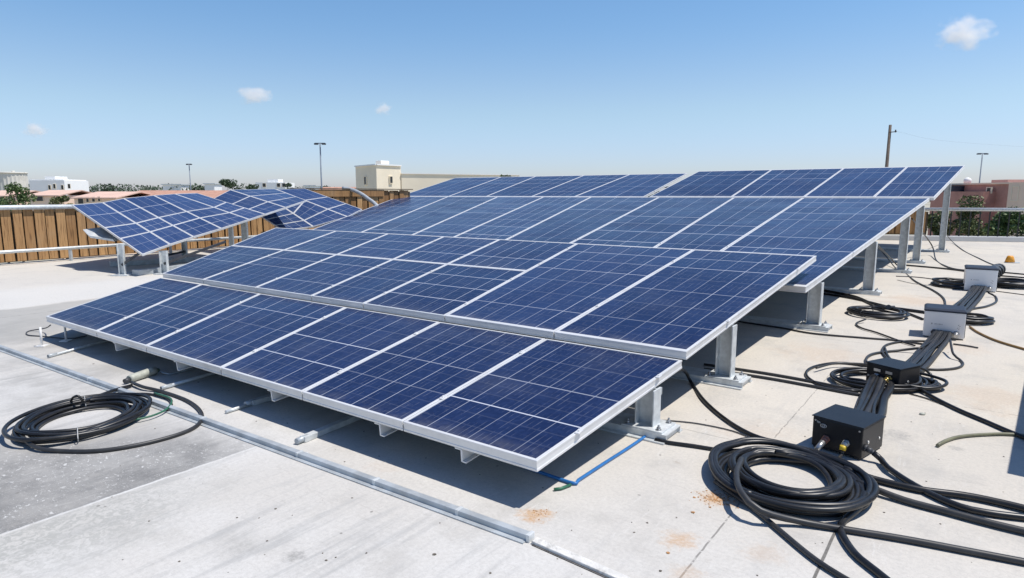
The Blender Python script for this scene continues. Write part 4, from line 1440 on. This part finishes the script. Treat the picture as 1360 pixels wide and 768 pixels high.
# near black box
nb_, cN, axN, ayN, wN, dN = junction('large black junction box with a yellow gland, nearest the camera', (1077, 593), (1143, 613), 0.34, 0.205, 'black_box')
bm = bmesh.new()
box(bm, cN + Z * 0.2215, axN, ayN, Z, wN / 2 + 0.006, dN / 2 + 0.006, 0.004, 0.003)
build('cover_plate', bm, M['black_box'], nb_)
fr = cN - ayN * (dN / 2)
g1 = gland(nb_, fr - axN * wN * 0.20 + Z * 0.085, -ayN, 0.022, 0.035, 'copper', 0.35)
bm = bmesh.new(); g1e = g1 + (-ayN - Z * 0.6 - axN * 0.2).normalized() * 0.075; cyl(bm, g1, g1e, 0.021, 10, 0.014); build('plug', bm, M['bolt'], nb_)
g2 = gland(nb_, fr + axN * wN * 0.20 + Z * 0.095, -ayN, 0.020, 0.03, 'steel', 0.3)
bm = bmesh.new(); g2e = g2 + (-ayN * 0.5 - Z).normalized() * 0.03; cyl(bm, g2, g2e, 0.022, 10, 0.019); build('yellow_collar', bm, M['yellow'], nb_)
sr = cN + axN * wN / 2
g3 = gland(nb_, sr - ayN * dN * 0.35 + Z * 0.08, axN, 0.019, 0.045, 'dark_grey', 0.35)
screw(nb_, sr - ayN * dN * 0.22 + Z * 0.105, axN, 0.012)
screw(nb_, sr + ayN * dN * 0.3 + Z * 0.09, axN, 0.009)
for sx in (-1, 1):
    screw(nb_, fr + axN * sx * (wN / 2 - 0.02) + Z * 0.195, -ayN, 0.006)
# small round emblem plate on the front
bm = bmesh.new()
e = fr - axN * (wN * 0.27) + Z * 0.168 - ayN * 0.0025
tube(bm, [e + axN * math.cos(k * math.pi / 8) * 0.02 + Z * math.sin(k * math.pi / 8) * 0.012 for k in range(17)], 0.0022, 5, False)
tube(bm, [e + axN * math.cos(k * math.pi / 8) * 0.010 + Z * math.sin(k * math.pi / 8) * 0.006 for k in range(17)], 0.0018, 5, False)
build('emblem', bm, M['steel'], nb_)
bm = bmesh.new()
for k in range(4):
    beam(bm, e - axN * (0.022 + 0.006 * k) + Z * (0.010 + 0.003 * (k % 2)) , e - axN * (0.026 + 0.006 * k) + Z * (0.022 + 0.002 * k), 0.003, 0.003)
build('scuffed_marks', bm, M['tie'], nb_)

# small black box
sb, cS, axS, ayS, wS, dS = junction('small black junction box with a brass gland, behind the large black one', (1149, 510), (1193, 522), 0.30, 0.19, 'black_box')
bm = bmesh.new(); box(bm, cS + Z * 0.2065, axS, ayS, Z, wS / 2 + 0.006, dS / 2 + 0.006, 0.004, 0.003); build('cover_plate', bm, M['black_box'], sb)
fS = cS - ayS * dS / 2
for k, x in enumerate((-0.10, 0.12)):
    bm = bmesh.new(); box(bm, fS + axS * x * wS * 1.6 + Z * 0.155 - ayS * 0.004, axS, ayS, Z, 0.03, 0.003, 0.012, 0.001); build('connector_plate', bm, M['steel' if k == 0 else 'bolt'], sb)
gland(sb, fS - axS * wS * 0.16 + Z * 0.10, -ayS, 0.024, 0.05, 'steel', 0.3)
gland(sb, fS + axS * wS * 0.20 + Z * 0.105, -ayS, 0.026, 0.05, 'brass', 0.3)
screw(sb, cS + axS * wS / 2 - ayS * 0.02 + Z * 0.08, axS, 0.012)
screw(sb, fS - axS * wS * 0.42 + Z * 0.09, -ayS, 0.010)

# white boxes
def white_box(label, bl, br, dep, h, turn):
    w1, c1, ax, ay, w, dp = junction(label, bl, br, dep, h, 'white_box', 'grey_lid', 0.035, turn=turn)
    fr = c1 - ay * dp / 2
    for x, z in ((-0.22, 0.07), (0.02, 0.065), (0.30, 0.07)):
        gland(w1, fr + ax * x * w + Z * z, -ay, 0.030, 0.05, 'dark_grey' if x < 0.3 else 'bolt', 0.2)
    # printed marks: a small square and an unreadable line, two ticks at the right
    bm = bmesh.new()
    q = fr - ay * 0.0015
    box(bm, q - ax * w * 0.30 + Z * h * 0.50, ax, ay, Z, 0.006, 0.001, 0.008)
    for k in range(6):
        box(bm, q - ax * (w * 0.22 - k * 0.014) + Z * h * 0.495, ax, ay, Z, 0.0045, 0.001, 0.004 + 0.002 * (k % 3 == 0))
    build('printed_line', bm, M['tie'], w1)
    bm = bmesh.new()
    for dx, dz in ((0.33, 0.50), (0.36, 0.46), (0.31, 0.40), (0.345, 0.37)):
        beam(bm, q + ax * w * dx + Z * h * dz, q + ax * (w * dx + 0.012) + Z * (h * dz + 0.009), 0.003, 0.003)
    build('printed_ticks', bm, M['dark_grey'], w1)
    bm = bmesh.new()
    box(bm, c1 + ax * (w / 2 + 0.003) + Z * (h * 0.48), ax, ay, Z, 0.003, dp / 2 - 0.012, h * 0.40)
    build('side_plate', bm, M['grey_lid'], w1)
    return w1, c1, ax, ay, w, dp


W1 = white_box('white junction box with a slate grey lid, in the middle of the cable run', (1225, 447), (1268, 457), 0.42, 0.34, (0.41, rad(-33)))
W2 = white_box('white junction box with a slate grey lid, farthest along the cable run', (1280, 386), (1312, 395), 0.52, 0.41, (0.46, rad(-33)))

# far dark coupling at the end of the run
cF = G(1306, 372)
t = thing('cable_coupling', 'dark ribbed cable coupling at the far end of the cable run', 'coupling', cF)
bm = bmesh.new()
pe = [G(1312, 378) + Z * 0.13, G(1318, 370) + Z * 0.14, G(1326, 364) + Z * 0.11]
tube(bm, spline(pe, 0.15), 0.12, 12)
build('sleeve', bm, M['dark_grey'], t)
for k in range(4):
    bm = bmesh.new()
    p = pe[0].lerp(pe[2], 0.2 + 0.22 * k); tube(bm, [p - (pe[2] - pe[0]).normalized() * 0.02, p + (pe[2] - pe[0]).normalized() * 0.02], 0.135, 12)
    build('rib', bm, M['sleeve'], t)

# orange cap
c = G(1341, 349)
t = thing('orange_cap', 'small orange dome cap on a grey disc, alone on the roof at far right', 'cap', c)
bm = bmesh.new()
tube(bm, [c + Z * 0.016, c + Z * 0.10, c + Z * 0.15, c + Z * 0.175], 0.105, 14, True, 0.05)
build('dome', bm, M['orange'], t)
bm = bmesh.new(); cyl(bm, c + X * 0.06 + Z * 0.001, c + X * 0.06 + Z * 0.015, 0.16, 16); build('disc', bm, M['galv_dull'], t)


# ---------------------------------------------------------------- cables
def on_ground(pts, r, lift=0.0):
    out = []
    for p in pts:
        z = (p[2] if len(p) > 2 else 0.0) + r + 0.002 + lift
        out.append(G(p[0], p[1], z))
    return out


def cable(name, label, pts, r, mt='rubber', cat='cable', group=None, lift=0.0, n=8, head=None, tail=None):
    P = on_ground(pts, r, lift)
    if head is not None: P = head + P
    if tail is not None: P = P + tail
    bm = bmesh.new()
    tube(bm, spline(P, 0.05), r, n)
    return tag(build(name, bm, M[mt], origin=P[len(P) // 2]), label, cat, group)


def coil_pts(c, rx, ry, turns, r, rng, spread=0.3, per=40, start=0.0, stack=3, tight=0.35):
    """turns of a coil, shuffled from the inner to the outer radius and stacked, each slightly out of round"""
    n = int(turns) + 2
    order = [-1 + 2 * k / (n - 1) for k in range(n)]
    rng.shuffle(order)
    offs = [(rng.uniform(-tight, tight) * r * 2, rng.uniform(-tight, tight) * r * 2) for _ in range(n)]
    ph = [rng.uniform(0, 6.28) for _ in range(n + 4)]
    tot = int(turns * per)
    pts = []
    for k in range(tot + 1):
        f = k / per
        a = start + f * 2 * math.pi
        i = int(f); fr = f - i
        w = max(0.0, (fr - 0.55) / 0.45); w = w * w * (3 - 2 * w)
        sc = 1 + spread * (order[i] * (1 - w) + order[i + 1] * w)
        dx = offs[i][0] * (1 - w) + offs[i + 1][0] * w
        dy = offs[i][1] * (1 - w) + offs[i + 1][1] * w
        lay = (i * 2 % stack) * (1 - w) + ((i + 1) * 2 % stack) * w
        z = r + 0.002 + lay * r * 1.5 + 0.3 * r * (1 + math.sin(3 * a + ph[i]))
        wob = 1 + 0.02 * math.sin(2 * a + ph[i]) + 0.012 * math.sin(5 * a + ph[i + 1])
        pts.append(Vector((c.x + math.cos(a) * rx * sc * wob + dx, c.y + math.sin(a) * ry * sc * wob + dy, z)))
    return pts


def ties(parent, c, rad_, spots, tube_r, mt='tie'):
    for a in spots:
        bm = bmesh.new()
        p = Vector((c.x + math.cos(a) * rad_[0], c.y + math.sin(a) * rad_[1], 0))
        o = Vector((math.cos(a), math.sin(a), 0))
        ring = []
        for k in range(13):
            b_ = 2 * math.pi * k / 12
            ring.append(p + o * math.cos(b_) * tube_r[0] + Z * (tube_r[1] + 0.004 + math.sin(b_) * tube_r[1]))
        tube(bm, ring, 0.0035, 6, False)
        build('tie', bm, M[mt], parent)


rng = random.Random(5)
# left coil
cl = G(111, 561)
t = thing('cable_coil', 'coil of thick black cable tied with grey ties, lying on the dark concrete at left', 'cable coil', cl)
r = 0.0145
P = coil_pts(cl, 0.35, 0.42, 8.2, r, rng, 0.26, 44, 0.6, 3)
tailp = [G(270, 553, r), G(262, 572, r), G(205, 588, r), G(125, 598, r), G(70, 598, r)]
bm = bmesh.new(); tube(bm, spline(P, 0.06), r, 8)
build('turns', bm, M['rubber'], t)
bm = bmesh.new()
tube(bm, spline([G(175, 508, 0.03), G(190, 514, 0.03), G(215, 520, r), G(250, 533, r), G(268, 550, r), G(258, 568, r), G(210, 585, r), G(140, 598, r), G(80, 599, r), G(45, 593, 0.03), G(24, 574, 0.05)], 0.05), r, 8)
build('loose_end', bm, M['rubber_dusty'], t)
bm = bmesh.new(); tube(bm, spline([G(110, 534, 0.08), G(150, 519, 0.03), G(175, 512, 0.02)], 0.05), r, 8); build('lead', bm, M['rubber'], t)
bm = bmesh.new(); tube(bm, spline([G(94, 534, 0.07), G(97, 528, 0.12), G(104, 526, 0.14), G(110, 533, 0.09)], 0.02), 0.009, 8); build('loop', bm, M['rubber'], t)
ties(t, cl, (0.36, 0.425), (2.2, 5.3), (0.105, 0.040))
cable('green_cable', 'thin green cable curving out of the left coil', [(155, 560), (175, 558), (200, 553), (222, 543), (227, 530), (205, 522)], 0.008, 'green', lift=0.02)
cable('loose_cable', 'thin black cable bending beside the pale plug', [(120, 540), (150, 527), (190, 523), (220, 528), (228, 538), (222, 546)], 0.010, 'rubber', lift=0.0)
# pale plug
a, b = G(172, 509), G(206, 498)
t = thing('cable_plug', 'pale grey in-line plug with a green strain relief, lying beside the rail', 'plug', (a + b) / 2)
d_ = (b - a).normalized()
bm = bmesh.new()
tube(bm, [a + Z * 0.035, a.lerp(b, .12) + Z * 0.04, a.lerp(b, .8) + Z * 0.045, b + Z * 0.04], 0.034, 12, True, 0.040); build('body', bm, M['pale_plug'], t)
bm = bmesh.new(); tube(bm, [a - d_ * 0.05 + Z * 0.03, a + Z * 0.034], 0.022, 10); build('nose', bm, M['dark_grey'], t)
bm = bmesh.new(); tube(bm, [b + Z * 0.04, b + d_ * 0.05 + Z * 0.035], 0.028, 10, True, 0.015); build('strain_relief', bm, M['green'], t)
bm = bmesh.new(); tube(bm, spline([b + d_ * 0.05 + Z * 0.033, G(225, 497, 0.01), G(262, 487, 0.01), G(290, 470, 0.01)], 0.05), 0.008, 6); build('lead', bm, M['galv_dull'], t)
cable('loose_cable', 'thin grey wire loop hanging from the far left corner of the front row', [(67, 432, 0.16), (60, 436, 0.05), (38, 440), (37, 445), (60, 447), (92, 450), (115, 446)], 0.007, 'dark_grey')

# blue hose
cable('blue_hose', 'bright blue hose with a bent end, leaving the shade under the right corner', [(690, 618), (725, 630), (762, 642), (768, 638), (800, 617), (845, 588), (880, 563)], 0.0105, 'blue_hose', 'hose')
bm = bmesh.new(); tube(bm, on_ground([(736, 650), (745, 649), (758, 644)], 0.009), 0.009, 8)
tag(build('hose_end', bm, M['green'], origin=G(745, 649)), 'short green hose end beside the bend of the blue hose', 'hose')

# big right coil
cr = G(1046, 641)
t = thing('cable_coil', 'large coil of thick black cable in front of the near black box', 'cable coil', cr)
r = 0.0175
P = coil_pts(cr, 0.35, 0.37, 13.3, r, random.Random(11), 0.30, 44, 2.0, 4)
bm = bmesh.new(); tube(bm, spline(P, 0.06), r, 10); build('turns', bm, M['rubber'], t)
bm = bmesh.new(); tube(bm, spline([G(985, 610, 0.13), G(978, 630, 0.12), G(985, 655, 0.12), G(1010, 678, 0.08), G(1060, 692, 0.03), G(1120, 703, r), G(1200, 716, r), G(1290, 733, r), G(1420, 758, r)], 0.05), r, 10)
build('right_tail', bm, M['rubber_dusty'], t)
bm = bmesh.new(); tube(bm, spline([G(1148, 655, 0.09), G(1140, 675, 0.05), G(1122, 690, r), G(1117, 706, r), G(1135, 735, r), G(1165, 760, r), G(1215, 800, r)], 0.05), r * 1.05, 10)
build('lower_tail', bm, M['rubber'], t)
bm = bmesh.new(); tube(bm, spline([G(950, 640, 0.03), G(1000, 675, 0.02), G(1030, 700, 0.016), G(1085, 745, 0.016), G(1150, 785, 0.016)], 0.05), 0.014, 8)
build('thin_tail', bm, M['rubber_dusty'], t)


# cables from the boxes and across the roof
TG = 'black cables trailing to the right edge'
cable('power_cable', 'black cable from the side of the near black box, sweeping right to the edge', [(1180, 622, 0.01), (1215, 645), (1262, 668), (1310, 681), (1420, 694)], 0.019, 'rubber', group=TG, head=[g3, g3 + axN * 0.05 - Z * 0.03])
cable('power_cable', 'upper of the thick black cables running right behind the large coil', [(1120, 622, 0.03), (1160, 636), (1220, 650), (1280, 658), (1330, 668), (1420, 690)], 0.021, 'rubber', group=TG, lift=0.0)
cable('power_cable', 'lower of the thick black cables running right from the large coil', [(1138, 640, 0.02), (1200, 664), (1260, 680), (1320, 696), (1430, 722)], 0.020, 'rubber_dusty', group=TG, lift=0.0)
cable('power_cable', 'long black cable from the small black box to the right edge', [(1210, 508, 0.03), (1235, 525), (1270, 543), (1310, 560), (1350, 577), (1440, 612)], 0.016, 'rubber', group=TG)
cable('thin_cable', 'thin black cord beside the long cable of the small black box', [(1208, 523), (1230, 529), (1262, 541), (1300, 556), (1330, 569)], 0.006, 'rubber')
cable('thin_cable', 'thin cable leaving the yellow gland into the large coil', [(1112, 612, 0.03), (1122, 624, 0.02), (1140, 640, 0.02)], 0.010, 'rubber_dusty', head=[g2e, g2e - Z * 0.03])
cable('thin_cable', 'thin black cable from the reddish gland of the near box', [(1078, 606, 0.02), (1060, 604, 0.05), (1030, 600, 0.07)], 0.013, 'rubber', head=[g1e])
cable('power_cable', 'black cable hanging from the front row and curving to the near black box', [(918, 508), (935, 532), (965, 558), (1000, 578), (1040, 590), (1068, 598)], 0.015, 'rubber', head=[UV(AR1 + 0.06, VA1 - 0.15, 0.36), G(908, 492, 0.15)])
cable('power_cable', 'black cable from the nearest post to the large coil', [(870, 584), (890, 588), (920, 592), (960, 598), (1000, 598, 0.02), (1040, 600, 0.05)], 0.013, 'rubber')
cable('thin_cable', 'thin black cord lying across the sunlit roof between the two nearest posts', [(840, 556), (905, 560), (940, 565), (975, 573), (1005, 585)], 0.005, 'dark_grey')
cable('power_cable', 'upper of two grey cables from the second post to the small black box', [(935, 484), (985, 491), (1030, 498), (1080, 507), (1130, 517), (1160, 521)], 0.013, 'rubber_dusty')
cable('power_cable', 'lower of two grey cables from the second post to the small black box', [(935, 490), (985, 497), (1030, 504), (1085, 514), (1140, 524), (1165, 526)], 0.013, 'rubber_dusty')
cable('power_cable', 'black cable loop bulging left of the small black box', [(1152, 486), (1115, 482), (1085, 486), (1071, 494), (1076, 504), (1100, 515), (1140, 520)], 0.013, 'rubber')
cable('power_cable', 'grey cable arch left of the small black box', [(1084, 489), (1110, 483), (1150, 484), (1175, 492)], 0.010, 'rubber_dusty', lift=0.03)
cable('power_cable', 'black cable from the shade past the third post to the middle white box', [(960, 424), (1000, 430), (1040, 436), (1080, 443), (1150, 449), (1190, 452), (1225, 457), (1250, 462)], 0.011, 'rubber_dusty')
cable('power_cable', 'thick black cable from the fourth post to the middle white box', [(1095, 386), (1135, 394), (1165, 406), (1200, 411), (1230, 415)], 0.022, 'rubber')
cable('power_cable', 'second black cable alongside it reaching the middle white box', [(1080, 388), (1130, 396), (1170, 405), (1200, 414), (1226, 424)], 0.016, 'rubber')
cable('power_cable', 'black cable hanging from the third row and ending before the middle white box', [(1196, 357), (1215, 373), (1240, 386), (1253, 396), (1256, 407)], 0.014, 'rubber', head=[UV(1.6, 13.0, 0.92), G(1180, 340, 0.35)])
cable('power_cable', 'black cable dropping behind the fourth post into the shade', [(1190, 357)], 0.012, 'rubber', head=[UV(1.75, 13.3, 0.95), G(1172, 335, 0.3)], tail=[G(1198, 362, 0.015)])
cable('power_cable', 'black cable from the sixth post to the farthest white box', [(1243, 345), (1255, 353), (1272, 358), (1300, 360)], 0.016, 'rubber', head=[UV(1.45, 18.7, 1.1), G(1237, 325, 0.3)])
cable('thin_cable', 'thin black cord from the tallest post to the far coupling', [(1280, 333), (1300, 343), (1315, 350), (1330, 355)], 0.012, 'rubber', head=[UV(1.1, 22.7, 0.9), G(1262, 318, 0.12)])
cable('power_cable', 'grey cable lying from the fifth post to the farthest white box', [(1200, 352), (1235, 355), (1265, 358), (1295, 362)], 0.018, 'rubber_dusty')
cable('thin_cable', 'thin grey cable from the fifth post to the far coil', [(1190, 367), (1215, 368), (1240, 371), (1262, 376)], 0.009, 'dark_grey')
cable('thin_cable', 'faint thin grey wire below it on the sunny roof', [(1192, 372), (1215, 377), (1245, 380), (1252, 380)], 0.006, 'tie')
cable('brown_cable', 'ochre brown cable running right from the middle white box', [(1288, 434), (1300, 442), (1325, 453), (1365, 465), (1420, 480)], 0.013, 'brown_cable')
cable('olive_cable', 'short olive grey cable piece curving at the right edge', [(1245, 592), (1255, 586), (1275, 580), (1310, 577), (1345, 577), (1400, 584)], 0.012, 'olive_cable')
for (pts, lab) in (([(1322, 361), (1345, 363), (1400, 368)], 'upper black cable leaving the far coupling to the right edge'), ([(1325, 366), (1350, 368), (1400, 372)], 'grey middle cable from the far coupling to the right edge'), ([(1325, 370), (1350, 374), (1400, 382)], 'lower black cable from the far coupling to the right edge'), ([(1315, 386), (1340, 389), (1400, 397)], 'lowest thin cable running right from the farthest white box')):
    cable('power_cable', lab, pts, 0.014 if 'thin' not in lab else 0.007, 'rubber' if 'grey' not in lab else 'rubber_dusty')
cable('thin_cable', 'thin metal hook rod beside the middle white box', [(1266, 457), (1282, 459), (1299, 462)], 0.009, 'dark_grey')

# small coils round the boxes
for (px, py, rx, ry, n, r, lab, sd_) in ((1165, 419, 0.31, 0.34, 6, 0.017, 'small neat coil of black cable in front of the fourth post', 3), (1163, 509, 0.33, 0.27, 5, 0.014, 'tangled coil of black cable left of the small black box', 4),
                                       (1210, 512, 0.22, 0.22, 4, 0.014, 'black cable loops at the right of the small black box', 6), (1284, 427, 0.27, 0.24, 4, 0.018, 'black cable coil behind the right side of the middle white box', 7),
                                       (1278, 381, 0.40, 0.42, 4, 0.022, 'black cable coil left of the farthest white box', 8), (1335, 380, 0.38, 0.42, 6, 0.022, 'black cable coil right of the farthest white box', 9)):
    c = G(px, py)
    t = thing('cable_coil', lab, 'cable coil', c)
    bm = bmesh.new()
    tube(bm, spline(coil_pts(c, rx, ry, n, r, random.Random(sd_), 0.2, 32, sd_, 3), 0.08), r, 8)
    build('turns', bm, M['rubber'], t)
    if sd_ in (3, 9):
        ties(t, c, (rx, ry), (1.2, 3.6), (0.075, 0.05), 'dark_grey')
    if sd_ == 3:
        bm = bmesh.new(); tube(bm, spline([G(1150, 424, 0.05), G(1137, 430, r), G(1145, 436, r), G(1165, 442, r), G(1195, 453, r), G(1215, 459, r)], 0.06), 0.011, 8); build('loose_end', bm, M['rubber'], t)
        bm = bmesh.new(); cyl(bm, G(1180, 408, 0.06), G(1180, 408, 0.15), 0.035, 8); cyl(bm, G(1172, 408, 0.1), G(1188, 408, 0.1), 0.022, 8); build('clip', bm, M['dark_grey'], t)
# larger loose loops round the bundle between small black and middle white box
cable('power_cable', 'grey cable loop circling the bundle below the middle white box', [(1262, 452, 0.12), (1266, 470, 0.04), (1275, 478), (1279, 484), (1270, 489), (1245, 491), (1215, 488), (1185, 480), (1172, 468), (1178, 458), (1205, 453), (1235, 453)], 0.012, 'rubber_dusty')
cable('power_cable', 'black cable loop left of the bundle below the middle white box', [(1225, 462, 0.05), (1190, 466), (1160, 470), (1150, 478), (1158, 486), (1180, 490)], 0.014, 'rubber_dusty')
cable('power_cable', 'black cable arching over the bundle to the small black box', [(1175, 462), (1180, 474), (1192, 484, 0.02), (1210, 486, 0.1), (1230, 492, 0.05), (1238, 502), (1232, 512), (1218, 518)], 0.013, 'rubber')
cable('power_cable', 'black cable drooping right of the farthest white box', [(1313, 389, 0.06), (1322, 394), (1323, 401), (1310, 407), (1290, 411), (1280, 418)], 0.016, 'rubber')


# cable bundles between the boxes
def bundle(label, A_, B_, width, k, r, za, zb):
    """k sleeved cables side by side from A_ to B_ (ground points)"""
    t = thing('cable_bundle', label, 'cable bundle', (A_ + B_) / 2)
    d = (B_ - A_).normalized(); s_ = Vector((d.y, -d.x, 0))
    rg = random.Random(k * 7 + int(r * 1000))
    for i in range(k):
        o = s_ * ((i - (k - 1) / 2) * width / k)
        bm = bmesh.new()
        j = [Vector((rg.uniform(-1, 1), rg.uniform(-1, 1), 0)) * r * 0.45 for _ in range(2)]
        tube(bm, spline([A_ + o * 0.8 + Z * za, A_.lerp(B_, 0.18) + o * 0.95 + Z * max(r + 0.005, za * 0.5), A_.lerp(B_, 0.4) + o + j[0] + Z * (r + 0.003), A_.lerp(B_, 0.7) + o + j[1] + Z * (r + 0.003), A_.lerp(B_, 0.88) + o * 0.95 + Z * max(r + 0.003, zb * 0.6), B_ + o * 0.8 + Z * zb], 0.05), r * rg.uniform(0.9, 1.1), 10)
        build('sleeved_cable', bm, M['sleeve' if i % 2 else 'rubber'], t)
    for i in range(k - 1):
        o = s_ * ((i - (k - 2) / 2) * width / k)
        bm = bmesh.new()
        tube(bm, spline([A_ + o * 0.8 + Z * (za + r * 0.7), A_.lerp(B_, 0.22) + o * rg.uniform(0.5, 1.4) + Z * (r * 2.2), A_.lerp(B_, 0.5) + o * rg.uniform(0.3, 1.5) + Z * (r * 2.1), A_.lerp(B_, 0.8) + o * rg.uniform(0.6, 1.3) + Z * (r * 2.2), B_ + o * 0.8 + Z * (zb + r * 0.6)], 0.05), r * 0.40, 8)
        build('thin_strand', bm, M['rubber'], t)
    return t


bundle('bundle of three thick black cables between the two black boxes', cN + ayN * (dN / 2 - 0.01), fS + ayS * 0.0, 0.24, 3, 0.033, 0.09, 0.085)
w1, c1, ax1_, ay1_, ww1, dd1 = W1
w2, c2, ax2_, ay2_, ww2, dd2 = W2
bundle('bundle of black sleeved cables between the small black box and the middle white box', cS + ayS * (dS / 2 - 0.01), c1 - ay1_ * (dd1 / 2 + 0.01), 0.22, 4, 0.026, 0.08, 0.075)
bundle('bundle of dark sleeved cables between the two white boxes', c1 + ay1_ * (dd1 / 2), c2 - ay2_ * (dd2 / 2), 0.26, 4, 0.031, 0.09, 0.08)

# grit, leaves and rust flakes scattered on the roof
rng = random.Random(17)
bm = bmesh.new()


def flake(c, s_):
    k = rng.choice((5, 6, 7))
    vt = [bm.verts.new(c + Vector((math.cos(i * 6.283 / k) * s_ * rng.uniform(.6, 1.2), math.sin(i * 6.283 / k) * s_ * rng.uniform(.6, 1.2), s_ * rng.uniform(0.25, 0.5)))) for i in range(k)]
    vb = [bm.verts.new(Vector((v.co.x, v.co.y, 0.0008))) for v in vt]
    bm.faces.new(vt)
    for i in range(k):
        j = (i + 1) % k
        bm.faces.new((vb[i], vb[j], vt[j], vt[i]))


for _ in range(170):
    a = rng.gauss(0, 1); b = rng.gauss(0, 1)
    flake(G(952 + a * 13 + b * 4, 662 + b * 5), rng.uniform(0.002, 0.006))
for _ in range(30):
    flake(G(718 + rng.gauss(0, 9), 681 + rng.gauss(0, 3)), rng.uniform(0.002, 0.005))
for x, y, s_ in ((920, 681, 0.012), (887, 735, 0.010), (922, 661, 0.008), (943, 674, 0.008)):
    flake(G(x, y), s_)
tag(build('rust_flakes', bm, simple('rust_flakes', (0.42, 0.22, 0.09), 0.9, 0, 0.3, 60)), 'scatter of orange brown rust flakes near the large coil', 'debris', kind='stuff')
bm = bmesh.new()
for _ in range(170):
    x, y = rng.uniform(100, 1340), rng.uniform(400, 765)
    flake(G(x, y), rng.uniform(0.0025, 0.007) * (1.6 if rng.random() < 0.08 else 1))
tag(build('grit', bm, simple('dark_grit', (0.12, 0.105, 0.085), 0.9, 0, 0.4, 30)), 'small dark grit scattered over the pale roof', 'debris', kind='stuff')
bm = bmesh.new(); p = G(1225, 551)
bmesh.ops.create_icosphere(bm, subdivisions=2, radius=0.02, matrix=Matrix.Translation(p + Z * 0.008) @ Matrix.Diagonal((1.2, 0.8, 0.5, 1)))
tag(build('pebble', bm, M['pale_plug'], smooth=True, origin=p), 'single tan pebble right of the near black box', 'pebble')

# roof cabinet just outside the picture at right, its shade reaches into it
sh0, sh1 = G(1341, 628), G(1364, 500)              # the edge of its shade on the roof
cd = (sh1 - sh0).normalized(); cs = Vector((-cd.y, cd.x, 0))
o_ = sh0 + Vector((sdir.x, sdir.y, 0)) * (1.22 / sdir.z)
cc = o_ + cd * 1.8 - cs * 0.32
t = thing('roof_cabinet', 'grey roof cabinet at the right edge, seen only by its shadow on the roof', 'cabinet', cc)
bm = bmesh.new(); box(bm, cc + Z * 0.62, cd, cs, Z, 1.8, 0.3, 0.58, 0.01); build('body', bm, M['galv_dull'], t)
bm = bmesh.new(); box(bm, cc + Z * 0.02, cd, cs, Z, 1.75, 0.26, 0.02); build('plinth', bm, M['parapet'], t)
bm = bmesh.new(); box(bm, cc + Z * 1.215, cd, cs, Z, 1.82, 0.33, 0.012); build('lid', bm, M['galv'], t)
